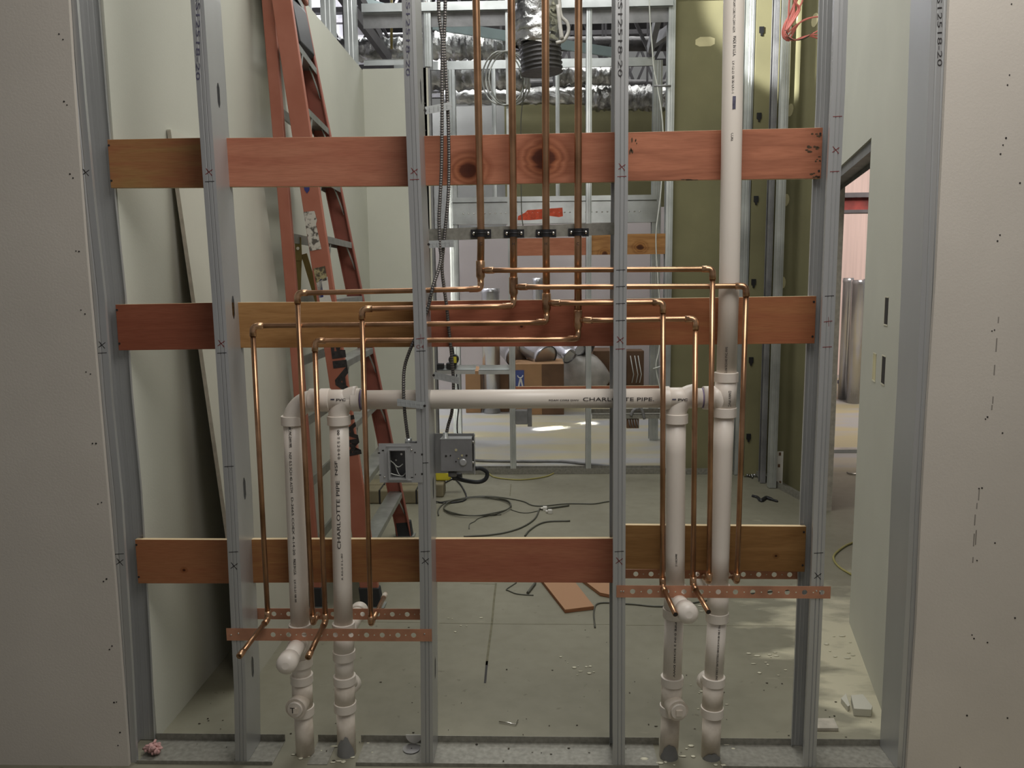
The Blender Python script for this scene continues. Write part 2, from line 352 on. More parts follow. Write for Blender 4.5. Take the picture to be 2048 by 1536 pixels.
# left wall of the room behind
struct('wall_left', MB().box(-1.11, -.978, .135, 3.9, 0, 3.15), M['dry_green'])
struct('wall_back_left', MB().box(-.978, AT(858, 400, 3.9).x, 3.9, 3.915, 0, 3.16), M['dry_green'])
def wline(Y): return 1.558+(Y-.27)*.2253
zd = AT(1743, 275, 1.109).z
NT = Vector((.976, -.22, 0))*.012
def slab_line(mb, Ya, Yb, z0, z1, th=.012, off=0.):
    n = Vector((.976, -.22, 0)); a = Vector((wline(Ya), Ya, 0))+n*off; b = Vector((wline(Yb), Yb, 0))+n*off; n = n*th
    return mb.hexa([a+Vector((0, 0, z0)), a+n+Vector((0, 0, z0)), b+n+Vector((0, 0, z0)), b+Vector((0, 0, z0)), a+Vector((0, 0, z1)), a+n+Vector((0, 0, z1)), b+n+Vector((0, 0, z1)), b+Vector((0, 0, z1))])
mb = MB(); slab_line(mb, .14, 1.109, 0, 5); slab_line(mb, 1.109, 3.0, zd, 5); slab_line(mb, .14, 1.109, 0, 5, .012, .11); slab_line(mb, 1.109, 3.0, zd, 5, .012, .11)
wrt = struct('wall_right', mb, M['dry_green'])
mb = MB(); slab_line(mb, 1.10, 1.112, 0, zd, .10, .011); slab_line(mb, 1.112, 2.86, zd-.02, zd+.002, .094, .014)
slab_line(mb, 1.112, 2.86, zd-.045, zd, .003, .012); slab_line(mb, 1.112, 2.86, zd-.045, zd, .003, .108)
mb.build('door_header_track', M['steel_dark'], wrt)
# cut-outs for switch boxes in the right wall
for (x, y, hw, hh) in ((1773, 622, 4.5, 26), (1749, 734, 4, 26), (1767, 740, 4.5, 27)):
    # find Y on the wall line for that pixel
    lo, hi = .14, 1.109
    for _ in range(30):
        m_ = (lo+hi)/2; p = AT(x, y, m_)
        if p.x < wline(m_): lo = m_
        else: hi = m_
    Yc = (lo+hi)/2; z = AT(x, y, Yc).z; dz = hh/1600*(Yc+2.4)
    mb = MB(); slab_line(mb, Yc-.028, Yc+.028, z-dz, z+dz, .001, -.0012); mb.build('box_cutout', M['screw' if x > 1752 else 'mud'], wrt)
    mb = MB()
    for a_, b_, c_, d_ in ((Yc-.034, Yc+.034, z-dz-.006, z-dz), (Yc-.034, Yc+.034, z+dz, z+dz+.004), (Yc+.028, Yc+.034, z-dz, z+dz)): slab_line(mb, a_, b_, c_, d_, .001, -.002)
    mb.build('cut_edge', M['dust'], wrt)
# far jamb and olive return wall
struct('wall_jamb', MB().hexa([(2.15, 2.87, 0), (2.30, 2.87, 0), (2.30, 3.0, 0), (2.18, 3.0, 0), (2.15, 2.87, 5), (2.30, 2.87, 5), (2.30, 3.0, 5), (2.18, 3.0, 5)]), M['dry_edge'])
p0, p1 = Vector((2.30, 3.0, 0)), Vector((2.16, 3.98, 0)); q = Vector((.015, .002, 0)); H_ = Vector((0, 0, 5))
ow = struct('wall_olive_right', MB().hexa([p0, p0+q, p1+q, p1, p0+H_, p0+q+H_, p1+q+H_, p1+H_]), M['olive'])
ob = struct('wall_olive_back', MB().box(1.372, 2.16, 3.97, 3.985, 0, 3.62), M['olive'])
struct('wall_olive_upper', MB().box(1.3, 2.4, 4.1, 4.115, 3.62, 5.2), M['olive'])
p = AT(1411, 83, 3.968); mb = MB()
mb.prism([(p.x-.075, 3.9695, p.z-.02), (p.x-.045, 3.9695, p.z-.035), (p.x+.04, 3.9695, p.z-.033), (p.x+.07, 3.9695, p.z-.018), (p.x+.07, 3.9695, p.z+.022), (p.x+.035, 3.9695, p.z+.034), (p.x-.04, 3.9695, p.z+.034), (p.x-.075, 3.9695, p.z+.015)], (0, .002, 0)).build('mud_patch', M['mud'], ob)
for (x, y) in ((1590, 38), (1581, 220), (1573, 400), (1566, 565), (1630, 40)):
    t = .22 if x < 1620 else .06
    c = AT(x, y, 3.35); tt = (c.x-p0.x)/(p1.x-p0.x)
    # intersect view ray with the olive return plane
    n_ = Vector((-(p1.y-p0.y), (p1.x-p0.x), 0)); d = ray(x, y); s_ = (p0-CAM).dot(n_)/d.dot(n_); c = CAM+d*s_
    mb = MB(); e1 = (p1-p0).normalized(); mb.prism([c-Vector((.002, 0, 0))+e1*(.05*math.cos(a))+Vector((0, 0, .045*math.sin(a))) for a in [k*PI/6 for k in range(12)]], (.001, 0, 0)); mb.build('mud_spot', M['mud'], ow)
# next room and far room
struct('wall_far', MB().box(-3, 2.6, 8.6, 8.7, 0, 3.1), M['far_wall2'])
struct('wall_far_upper', MB().box(-.05, 2.6, 7.6, 7.62, 2.42, AT(1150, 207, 7.6).z), mat('far_olive_panel', rgb(116, 112, 80), .9, 0, .06, 2))
struct('wall_far_grey', MB().box(-1.8, -.05, 7.8, 7.82, 2.2, AT(950, 212, 7.8).z), mat('far_grey_board', rgb(128, 128, 124), .9, 0, .05, 2))
struct('wall_far_left', MB().box(-2.3, -2.28, 1.5, 11.5, 0, 5.6), M['white_wall'])
struct('wall_next_room', MB().box(3.0, 8, 10.4, 10.5, 0, 5), M['pink_wall'])
struct('wall_divider', MB().box(2.45, 2.6, 4.0, 9.2, 0, 5.4), M['far_wall'])
# ================================================================ STUDS
def interp(pts, z):
    pts = sorted(pts); 
    if z <= pts[0][0]: a, b = pts[0], pts[1]; 
    elif z >= pts[-1][0]: a, b = pts[-2], pts[-1]
    else:
        for a, b in zip(pts, pts[1:]):
            if a[0] <= z <= b[0]: break
    t = (z-a[0])/(b[0]-a[0]); t = max(-1.2, min(t, 2.2))
    return a[1]+(b[1]-a[1])*t
def stud_mesh(xf, s, Y0, Y1, z0, z1, fl=.036, lip=.010, th=.0014, knocks=(), ribs=True, nz=14, slots=True):
    """C section, web at x=xf(z), opens towards s*X"""
    zs = [z0+(z1-z0)*i/nz for i in range(nz+1)]
    rows = [(z, .003, False) for z in zs]
    for k in knocks: rows = [r for r in rows if abs(r[0]-k) > .07]+[(k-.036, .003, True), (k-.022, .010, True), (k+.022, .010, True), (k+.036, .003, False)]
    rows.sort()
    ym = (Y0+Y1)/2; mb = MB(); idx = []
    for (z, hw, hole) in rows:
        x = xf(z); g = .0022
        fr = [(s*fl, Y0+lip), (s*fl, Y0)]
        if ribs: fr += [(s*fl*.66, Y0), (s*fl*.60, Y0+g), (s*fl*.54, Y0), (s*fl*.34, Y0), (s*fl*.28, Y0+g), (s*fl*.22, Y0)]
        bk = [(q_[0], Y1-(q_[1]-Y0) if abs(q_[1]-Y0-g) > 1e-6 else Y1-.0006) for q_ in fr][::-1]
        sec = fr+[(0, Y0), (0, ym-hw), (0, ym+hw), (0, Y1)]+bk
        # inner offset
        inn = []
        m_ = len(sec)
        for i, (px, py) in enumerate(sec):
            a = sec[max(i-1, 0)]; b = sec[min(i+1, m_-1)]; dx, dy = b[0]-a[0], b[1]-a[1]; l = math.hypot(dx, dy) or 1
            nx, ny = -dy/l*s, dx/l*s
            inn.append((px-nx*th*-1 if False else px+nx*th, py+ny*th))
        base = len(mb.v); mb.v += [(x+a, b, z) for a, b in sec]+[(x+a, b, z) for a, b in inn]; idx.append((base, m_, hole))
    nfr = len(fr)+1
    for (b0, m_, hole), (b1, _, _) in zip(idx, idx[1:]):
        for i in range(m_-1):
            if hole and i == nfr: continue
            mb.f.append((b0+i, b0+i+1, b1+i+1, b1+i)); mb.f.append((b0+m_+i+1, b0+m_+i, b1+m_+i, b1+m_+i+1)); mb.s += [False, False]
        mb.f.append((b0, b1, b1+m_, b0+m_)); mb.f.append((b0+m_-1, b0+2*m_-1, b1+2*m_-1, b1+m_-1)); mb.s += [False, False]
    for (b0, m_, _) in (idx[0], idx[-1]):
        for i in range(m_-1): mb.f.append((b0+i, b0+i+1, b0+m_+i+1, b0+m_+i)); mb.s.append(False)
    return mb
def marks(parent, xL, xR, items, Y=-.0012):
    for kind, y, mtl in items:
        mb = MB(); c = (xL(y)+xR(y))/2; hw = (xR(y)-xL(y))/2
        if kind == '-': a = AT(c-hw*.8, y+.5, Y); b = AT(c+hw*.8, y-.5, Y); mb.bar(a, b, .0008, .0022, (0, 0, 1))
        if kind == 'x':
            for (x0, y0, x1, y1) in ((-6, -7, 6, 7), (7, -5, -7, 5)): mb.bar(AT(c+x0, y+y0, Y), AT(c+x1, y+y1, Y), .0008, .0022)
        if kind == '+':
            for (x0, y0, x1, y1) in ((-9, 1, 8, -1), (0, -9, 1, 10)): mb.bar(AT(c+x0, y+y0, Y), AT(c+x1, y+y1, Y), .0008, .0022)
        mb.build('marker_mark', M[mtl], parent)
E_px = {
 's2': [(400, -60), (408, 0), (418.6, 181), (431.3, 371), (446, 562), (458.6, 760), (473.7, 1000), (484.8, 1245), (491, 1380), (493, 1528)],
 's3': [(829, 0), (831, 68), (839.7, 342), (847, 500), (853, 680), (859.5, 950), (863.5, 1200), (865, 1528)],
 's4': [(1257.5, 0), (1255.8, 205), (1254.9, 390), (1252.7, 560), (1251.4, 750), (1250, 1100), (1249, 1500)],
 's5': [(1695, 0), (1689, 185), (1680.4, 350), (1671.5, 565), (1665.6, 700), (1652, 1010), (1644, 1235), (1632, 1500)],
 's6': [(1864, 0), (1854, 280), (1844, 560), (1833, 800), (1821, 1000), (1811, 1240), (1797, 1500)],
}
L1 = [(172-4, 180), (178, 300), (196, 480), (207, 560), (219, 760), (243, 1000), (262, 1300), (272, 1500)]
def xfun(pts, Y=0.):
    q = [(AT(x, y, Y).z, AT(x, y, Y).x) for x, y in pts]; return lambda z: interp(q, z)
def pxf(pts, dx=0): return lambda y: interp([(b, a+dx) for a, b in pts], y)
SG = 'main wall studs'
kn = [AT(435, 190, .06).z, AT(468, 615, .06).z, AT(487, 978, .06).z, AT(505, 1335, .06).z]
S = {}
f1 = xfun(L1)
S['s1'] = stud_mesh(lambda z: f1(z)-.052, 1, 0, FD, 0.003, 4.2, .052, knocks=kn[1:]).build('metal_stud', M['steel'])
tag(S['s1'], 'leftmost grey metal stud, half covered by the left drywall edge', 'stud', SG)
for k, lab in (('s2', 'grey metal stud second from the left, with crinkled marks near its top'), ('s3', 'grey metal stud with the electrical boxes and armoured cable beside it'), ('s4', 'grey metal stud between the copper risers and the tall white stack, letters at top'), ('s5', 'grey metal stud where the wood boards end, beside the narrow empty bay at right')):
    S[k] = stud_mesh(xfun(E_px[k]), -1, 0, FD, 0.003, 4.2, .036, knocks=kn).build('metal_stud', M['steel']); tag(S[k], lab, 'stud', SG)
S['s6'] = stud_mesh(xfun(E_px['s6']), 1, 0, FD, 0.003, 4.2, .055).build('metal_stud', M['steel'])
tag(S['s6'], 'rightmost grey metal stud against the right drywall, printed letters at its top', 'stud', SG)
for k, items in (('s2', [('x', 344, 'red_ink'), ('-', 363, 'ink'), ('x', 687, 'red_ink'), ('-', 706, 'ink'), ('-', 933, 'ink'), ('-', 1104, 'ink'), ('x', 1132, 'ink')]),
                 ('s3', [('x', 343, 'red_ink'), ('-', 359, 'red_ink'), ('+', 677, 'red_ink'), ('-', 702, 'ink'), ('-', 1103, 'ink'), ('x', 1122, 'ink'), ('-', 926, 'ink')]),
                 ('s4', [('x', 334, 'red_ink'), ('-', 353, 'red_ink'), ('-', 540, 'ink'), ('-', 573, 'ink'), ('-', 607, 'ink'), ('-', 641, 'ink'), ('x', 680, 'red_ink'), ('-', 698, 'red_ink'), ('-', 1103, 'ink'), ('x', 1122, 'red_ink')]),
                 ('s5', [('x', 300, 'red_ink'), ('-', 233, 'red_ink'), ('-', 343, 'red_ink'), ('-', 592, 'ink'), ('+', 643, 'red_ink'), ('-', 694, 'red_ink'), ('-', 1106, 'ink'), ('x', 1152, 'ink')])):
    marks(S[k], pxf(E_px[k], -23), pxf(E_px[k]), items)
marks(S['s1'], pxf(L1, -22), pxf(L1), [('x', 345, 'ink'), ('x', 690, 'ink'), ('-', 706, 'ink'), ('-', 1108, 'ink'), ('x', 1124, 'ink')])
def stud_text(k, body, x, y0, y1, h=.013, m='ink'):
    a = AT(x, y0, -.0018); b = AT(x, y1, -.0018)
    o = text(body, M[m], a, b-a, (1, 0, 0), h, S[k], 'printed_text', fit=(b-a).length)
stud_text('s4', '2S12518-20', 1236, -14, 154); stud_text('s6', 'S12518-20', 1875, -6, 133, .013)
stud_text('s3', '2S12518-20', 812, -14, 152, .012, 'inkblue'); stud_text('s2', '2S12518-20', 392, -14, 160, .012, 'inkblue')
p = AT(842, 693, -.0015); text('C-4', M['red_ink'], p+Vector((-.014, 0, -.006)), (1, 0, 0), (0, 0, 1), .011, S['s3'], 'marker_text')
# ---- floor track under the wall: pieces left between the pipes
def track(x0, x1, lab, front=True, back=(None,)):
    mb = MB(); mb.box(x0, x1, 0, FD+.003, 0.0005, .002)
    if front: mb.box(x0, x1, -.0035, -.002, .0005, .012)
    for b in back:
        if b is None: mb.box(x0, x1, FD+.002, FD+.0035, .0005, .025)
        else: mb.box(b[0], b[1], FD+.002, FD+.0035, .0005, .025)
    return tag(mb.build('floor_track', M['spangle']), lab, 'track', 'floor tracks under the stud wall')
bx = lambda x: AT(x, 1480, FD).x
fx = lambda x: AT(x, 1530, 0).x
track(fx(275), fx(545), 'metal floor track running from the left drywall to the leftmost white pipe')
track(bx(636), bx(674), 'short metal floor track piece between the two left white pipes', False)
track(fx(712), fx(1318), 'long metal floor track under the middle of the stud wall', True, ((bx(722), bx(1318)),))
track(fx(1446), fx(1800), 'metal floor track running from the right white stack to the right drywall')
# ---------------------------------------------------------------- wood backing boards
cR1, cR2 = rgb(160, 92, 68), rgb(178, 108, 82)
cY1, cY2 = rgb(148, 100, 54), rgb(176, 126, 76)
cM1, cM2 = rgb(166, 100, 64), rgb(170, 118, 70)
Yb = .106; BT = .018
def kn_px(x, y, r): p = AT(x, y, Yb); return (p.x, p.z, r)
boards = [  # x0,ytop0,ybot0, x1,ytop1,ybot1, colours, knots, label
 (218, 279, 376, 428, 275, 375, (cM1, rgb(168, 122, 72)), (), 'brown plywood board at far left of the top row'),
 (428, 276, 374, 850, 272, 372, (rgb(172, 100, 78), rgb(186, 116, 92)), (), 'plain reddish plywood board in the top row in front of the ladder'),
 (838, 272, 371, 1240, 264, 364, (cR1, cR2), (kn_px(936, 343, .036), kn_px(1088, 318, .042)), 'reddish plywood board in the top row with two dark knots'),
 (1240, 265, 362, 1645, 255, 357, (rgb(136, 76, 54), rgb(172, 102, 76)), (), 'streaky reddish plywood board at the right end of the top row'),
 (234, 609, 701, 446, 605, 698, (rgb(140, 70, 48), rgb(156, 84, 60)), (), 'dark red plywood board at far left of the middle row'),
 (446, 605, 696, 858, 603, 694, (cY1, cY2), (), 'tan plywood board in the middle row behind the copper bends'),
 (848, 602, 694, 1242, 598, 692, (rgb(148, 78, 56), rgb(162, 90, 66)), (kn_px(1043, 653, .006),), 'red plywood board in the middle of the middle row behind the copper tees'),
 (1242, 598, 691, 1632, 592, 687, (rgb(150, 84, 52), rgb(160, 100, 60)), (), 'brown to red plywood board at the right end of the middle row'),
 (273, 1079, 1167, 472, 1080, 1167, (cM1, rgb(166, 106, 68)), (kn_px(368, 1140, .006),), 'orange brown plywood board at far left of the bottom row'),
 (472, 1079, 1166, 866, 1078, 1164, (rgb(146, 88, 54), rgb(166, 112, 64)), (), 'tan plywood board in the bottom row behind the left white pipes'),
 (862, 1078, 1164, 1232, 1077, 1166, (rgb(158, 88, 66), rgb(168, 100, 74)), (), 'red plywood board in the bottom row between the two pipe groups'),
 (1232, 1050, 1138, 1612, 1053, 1144, (rgb(130, 88, 44), rgb(150, 106, 60)), (kn_px(1552, 1112, .005),), 'olive brown plywood board at the right end of the bottom row, set higher'),
]
for i, (x0, t0, b0, x1, t1, b1, cc, kn_, lab) in enumerate(boards):
    A, B, C_, D_ = AT(x0, t0, Yb), AT(x0, b0, Yb), AT(x1, b1, Yb), AT(x1, t1, Yb)
    back = Vector((0, BT, 0))
    xa = (A.x+B.x)/2; xb = (C_.x+D_.x)/2
    for P_ in (A, B): P_.x = xa
    for P_ in (C_, D_): P_.x = xb-.0015
    o = MB().hexa([B, C_, C_+back, B+back, A, D_, D_+back, A+back]).build('backing_board', wood('plywood_%s' % 'abcdefghijkl'[i], cc[0], cc[1], kn_, i*1.7), None, .0012)
    tag(o, lab, 'board', 'plywood backing boards')
    for (u_, v_) in ((.012, .12), (.012, .85), (.988, .12), (.988, .85)):
        pt = lerp(lerp(A, D_, u_), lerp(B, C_, u_), v_); MB().cyl(pt+Vector((0, .001, 0)), pt-Vector((0, .001, 0)), .0035, 8).build('screw', M['screw'], o)
stain = mat('dark_mould', rgb(78, 62, 44), .9, 0, .2, 90)
bb = [o for o in bpy.data.objects if o.get('label', '').startswith('streaky')][0]
random.seed(5)
for (x, y, w_, h_, n_) in ((1634, 270, 14, 4, 5), (1626, 298, 18, 6, 9), (1636, 318, 10, 5, 5), (1632, 350, 16, 5, 8), (1262, 292, 4, 16, 6), (1272, 285, 2, 7, 3), (1385, 359, 28, 1.5, 8)):
    for k in range(n_):
        p = AT(x+random.uniform(-w_, w_)*.7, y+random.uniform(-h_, h_), Yb-.0002); a_ = random.uniform(2, 5)*.0006*w_/8+.0012; b_ = random.uniform(1.5, 3)*.0006*h_/4+.0008
        MB().prism([(min(p.x+a_*math.cos(t), 1.199), p.y-.0002, p.z+b_*math.sin(t)) for t in [PI*i/4+.2*math.sin(i*3) for i in range(8)]], (0, .0003, 0)).build('mould_stain', stain, bb)
# ---------------------------------------------------------------- copper
RY, HY, VY = .066, .027, .0105     # riser / horizontal / drop depths
R34, R12 = .0111, .0080
def cop(path, r, parent, name='pipe', seg=14, m='copper'): return MB().tube(path, r, seg).build(name, M[m], parent)
def ring(p, d, r, parent, L_=.022, name='coupling'):
    d = Vector(d).normalized()*L_/2; return MB().tube([p-d, p-d*.8, p+d*.8, p+d], [r+.0012, r+.0022, r+.0022, r+.0012], 14).build(name, M['copper_fit'], parent)
runs = [
 # riser x at y: list, right branch (y start, x end,y end), right drop bottom px, left, ...
 dict(top=(952, 0), mid=(962, 467), tee=(961, 541), bot=(961, 578), R=((1425, 538), (1418, 1163), 'b', (1398, 1143)), L=((595, 586), (626, 1246), 'b', (642, 1222)), lab='copper pipe run from the leftmost of the four risers'),
 dict(top=(1022.5, 0), mid=(1027, 467), tee=(1027, 574), bot=(1029, 612), R=((1492, 572), (1474, 1163), 'b', (1455, 1144)), L=((724, 618), (742, 1248), 'b', (771, 1188)), lab='copper pipe run from the second riser from the left, marked H'),
 dict(top=(1090.5, 0), mid=(1092, 467), tee=(1093, 606), bot=(1094, 644), R=((1326, 605), (1325, 1172), 'f', (1351, 1229)), L=((506, 652), (536, 1238), 'f', (478, 1313)), lab='copper pipe run from the third riser from the left, marked H'),
 dict(top=(1157, 0), mid=(1156, 467), tee=(1156, 640), bot=(1156, 677), R=((1391, 638), (1386, 1170), 'f', (1417, 1224)), L=((630, 682), (651, 1243), 'f', (616, 1315)), lab='copper pipe run from the rightmost of the four risers'),
]
for rn in runs:
    T = AT(*rn['top'], RY); Mi = AT(*rn['mid'], RY); Te = AT(*rn['tee'], RY); Bo = AT(*rn['bot'], RY)
    top = T+(T-Mi).normalized()*.5
    root = thing('copper_pipe_run', (Te.x, RY, Te.z), rn['lab'], 'pipe', 'copper water pipe runs')
    cop([top, T, Mi, Te], R34, root, 'riser', 16)
    MB().tube([Te+Vector((0, 0, .03)), Te+Vector((0, 0, .028)), Te-Vector((0, 0, .018)), Te-Vector((0, 0, .026)), Te-Vector((0, 0, .034))], [R34+.001, R34+.0025, R34+.0025, R12+.002, R12+.002], 16).build('tee', M['copper_fit'], root)
    for side in 'RL':
        (ex, ey), (dx_, dy_), fb, (sx_, sy_) = rn[side]
        sg = 1 if side == 'R' else -1
        E0 = AT(ex, ey, (HY+VY)/2)
        if side == 'R': start = [Te, Vector((Te.x+.03, (RY+HY)/2, Te.z)), Vector((Te.x+.06, HY, lerp(Te.z, E0.z, .1)))]
        else: start = [Te, Vector((Te.x, RY, Bo.z)), Vector((Te.x-.05, HY, Bo.z))]
        pre = Vector((E0.x-sg*.05, HY, E0.z))
        path = fillet(start+[pre, Vector((E0.x-sg*.002, (HY+VY)/2, E0.z))], .018, 4)
        cop(path, R12, root, 'branch_pipe')
        if side == 'R': ring(Vector((Te.x+.03, (RY+HY)/2, Te.z)), (1, -.5, 0), R12, root, .03)
        else:
            MB().tube(fillet([Vector((Te.x, RY, Bo.z+.028)), Vector((Te.x, RY, Bo.z)), Vector((Te.x-.034, RY-.012, Bo.z))], .02, 5), R12+.002, 14).build('elbow', M['copper_fit'], root)
        B_ = AT(dx_, dy_, VY); top_d = Vector((E0.x, VY+.004, E0.z-.03))
        MB().tube(fillet([Vector((E0.x-sg*.03, (HY+VY)/2+.006, E0.z)), Vector((E0.x, (HY+VY)/2, E0.z)), Vector((E0.x, VY+.003, E0.z-.032))], .02, 6), R12+.002, 14).build('elbow', M['copper_fit'], root)
        cop([top_d, Vector((B_.x, VY, B_.z))], R12, root, 'drop_pipe')
        if fb == 'f':
            Y1_ = -.13 if side == 'R' else -.20
            # stub comes straight out of the wall, solved so that it ends on the seen spot
            end = AT(sx_, sy_, Y1_)
        else: end = AT(sx_, sy_, .24 if sx_ != 771 else .40)
        c0 = Vector((B_.x, VY, B_.z)); dd = (end-c0).normalized()
        MB().tube(fillet([c0+Vector((0, 0, .028)), c0, c0+dd*.03], .018, 6), R12+.002, 14).build('elbow', M['copper_fit'], root)
        st = MB().tube([c0+dd*.005, end], R12, 14).build('stub_out', M['copper'], root)
        if fb == 'f':
            if side == 'L': MB().tube([end-dd*.03, end-dd*.028, end-dd*.002, end], [R12+.0005, R12+.0018, R12+.0018, R12*.7], 14).build('end_cap', M['copper_fit'], st)
            else: MB().cyl(end+dd*.0002, end+dd*.0006, R12*.86, 14).build('open_bore', M['screw'], st)
        elif sx_ == 771: MB().tube([end-dd*.06, end-dd*.01, end], [R12+.0015, R12+.0015, R12*.5], 14).build('end_cap', M['pvc_dirty'], st)
    for ch, xx in (('C' if rn['top'][0] in (952, 1157) else 'H', 0),):
        q_ = AT(rn['mid'][0], 487, RY-R34-.0006); text(ch, M['ink'], q_+Vector((-.004, 0, -.005)), (1, 0, 0), (0, 0, 1), .009, root, 'marker_text')
# bracket strip and clamps
a = AT(858, 470, .083); b = AT(1232, 467, .083)
z0a, z0b = AT(858, 482, .083).z, AT(858, 459, .083).z
br = MB(); br.hexa([(a.x, .081, z0a), (b.x, .081, z0a+.012), (b.x, .083, z0a+.012), (a.x, .083, z0a), (a.x, .081, z0b), (b.x, .081, z0b+.012), (b.x, .083, z0b+.012), (a.x, .083, z0b)])
br.hexa([(a.x, .081, z0b), (b.x, .081, z0b+.012), (b.x, .095, z0b+.012), (a.x, .095, z0b), (a.x, .081, z0b+.0015), (b.x, .081, z0b+.0135), (b.x, .095, z0b+.0135), (a.x, .095, z0b+.0015)])
tag(br.build('support_bracket', M['spangle']), 'spangled zinc strip spanning two studs behind the four copper risers', 'bracket')
for (x, lab) in ((962, 'leftmost of the four black clamps on the zinc strip'), (1028, 'black clamp on the second copper riser from the left'), (1092, 'black clamp on the third copper riser from the left'), (1157, 'rightmost of the four black clamps on the zinc strip')):
    c = AT(x, 467 if x < 1100 else 465, .079)
    t = thing('pipe_clamp', c, lab, 'clamp', 'black pipe clamps')
    mb = MB(); 
    for sg in (-1, 1): mb.box(c.x+sg*.021-.010, c.x+sg*.021+.010, .0745, .0805, c.z-.012, c.z+.012)
    pts = []
    mb.tube([Vector((c.x+.0145*math.cos(t_), RY-.002-.013*math.sin(t_), c.z)) for t_ in [PI*k/10 for k in range(11)]], .002, 6)
    ar = MB(); n = 12
    for k in range(n):
        t0_, t1_ = PI*k/n, PI*(k+1)/n
        P0 = [(c.x+rr*math.cos(tt), RY-.0+(-rr)*math.sin(tt), zz) for tt, rr, zz in ((t0_, .0115, c.z-.011), (t0_, .0155, c.z-.011), (t1_, .0155, c.z-.011), (t1_, .0115, c.z-.011))]
        P1 = [(p_[0], p_[1], c.z+.011) for p_ in P0]
        mb.hexa(P0+P1)
    mb.box(c.x-.0155, c.x-.0115, RY, .0805, c.z-.011, c.z+.011); mb.box(c.x+.0115, c.x+.0155, RY, .0805, c.z-.011, c.z+.011)
    mb.build('strap', M['black'], t)
    for sg in (-1, 1): MB().ball((c.x+sg*.022, .0735, c.z), .0055, 10, 6, (1, .6, 1)).build('screw', M['zinc'], t)
# ---------------------------------------------------------------- copper-plated straps with holes
def hole_strap(x0, x1, zb, zt, Y, lab, pitch, first, hr=.0082, tilt=0., th=.0015):
    mb = MB(); zc = (zb+zt)/2
    cells = []; x = first
    while x < x1-pitch*.3: cells.append(x); x += pitch
    bounds = [x0]+[(p_+q_)/2 for p_, q_ in zip(cells, cells[1:])]+[x1]
    zf = lambda x: (x-x0)*tilt
    for i, c in enumerate(cells):
        xa, xb = bounds[i], bounds[i+1]; n = 16
        if i == 0 and c-xa > pitch*.6:
            mb.hexa([(xa, Y, zb+zf(xa)), (c-pitch/2, Y, zb+zf(xa)), (c-pitch/2, Y+th, zb+zf(xa)), (xa, Y+th, zb+zf(xa)), (xa, Y, zt+zf(xa)), (c-pitch/2, Y, zt+zf(xa)), (c-pitch/2, Y+th, zt+zf(xa)), (xa, Y+th, zt+zf(xa))]); xa = c-pitch/2
        if i == len(cells)-1 and xb-c > pitch*.6:
            xs = c+pitch/2; mb.hexa([(xs, Y, zb+zf(xs)), (xb, Y, zb+zf(xb)), (xb, Y+th, zb+zf(xb)), (xs, Y+th, zb+zf(xs)), (xs, Y, zt+zf(xs)), (xb, Y, zt+zf(xb)), (xb, Y+th, zt+zf(xb)), (xs, Y+th, zt+zf(xs))]); xb = xs
        def outer(t_):
            cx_, sz_ = math.cos(t_), math.sin(t_); hx = (xb-c) if cx_ > 0 else (c-xa); hz = (zt-zb)/2
            k = min(hx/abs(cx_) if abs(cx_) > 1e-6 else 1e9, hz/abs(sz_) if abs(sz_) > 1e-6 else 1e9)
            return (c+cx_*k, zc+sz_*k)
        hz = (zt-zb)/2
        angs = sorted(set([2*PI*k/n for k in range(n)]+[math.atan2(s2*hz, hx) % (2*PI) for s2 in (1, -1) for hx in (xb-c, -(c-xa))]))
        for k in range(len(angs)):
            t0_, t1_ = angs[k], angs[(k+1) % len(angs)]
            o0, o1 = outer(t0_), outer(t1_); i0 = (c+hr*math.cos(t0_), zc+hr*math.sin(t0_)); i1 = (c+hr*math.cos(t1_), zc+hr*math.sin(t1_))
            V4 = [i0, o0, o1, i1]
            mb.hexa([(p_[0], Y, p_[1]+zf(p_[0])) for p_ in V4]+[(p_[0], Y+th, p_[1]+zf(p_[0])) for p_ in V4])
    o = mb.build('perforated_strap', M['copper_plate']); tag(o, lab, 'strap', 'copper coloured perforated straps')
    for c0_, c1_ in zip(cells, cells[1:]):
        xm = (c0_+c1_)/2; MB().cyl((xm, Y-.0004, zc+zf(xm)), (xm, Y+.0002, zc+zf(xm)), .0022, 8).build('nail_hole', M['dust'], o)
    return o
a, b = AT(452, 1257, -.004), AT(864, 1283, -.004); pit = (AT(578, 1270, 0).x-AT(547, 1270, 0).x)
st1 = hole_strap(a.x, b.x, b.z, a.z, -.0035, 'copper coloured perforated strap across the front of the left pipes', pit, AT(547, 1270, 0).x)
a, b = AT(1233, 1171, -.004), AT(1661, 1197, -.004); c_ = AT(1233, 1195, -.004)
st2 = hole_strap(a.x, b.x, c_.z, a.z, -.0035, 'copper coloured perforated strap across the front of the right pipes', pit*1.06, AT(1265, 1183, 0).x, tilt=-.003)
a, b = AT(486, 1217, FD+.003), AT(864, 1240, FD+.003)
st3 = hole_strap(a.x, b.x, b.z, a.z, FD+.004, 'copper coloured perforated strap behind the left pipes', pit, AT(547, 1229, FD).x)
a, b = AT(1236, 1139, FD+.003), AT(1612, 1160, FD+.003); c_ = AT(1236, 1157, FD+.003)
st4 = hole_strap(a.x, b.x, c_.z, a.z, FD+.004, 'copper coloured perforated strap behind the right pipes below the high board', pit, AT(1272, 1146, FD).x, tilt=-.003)
for st, pts in ((st1, ((462, 1270), (477, 1267), (849, 1268))), (st2, ((1242, 1183), (1247, 1183), (1633, 1182), (1640, 1183)))):
    for x, y in pts: p = AT(x, y, -.004); MB().ball(p, .003, 8, 5, (1, .5, 1)).build('screw', M['zinc'], st)
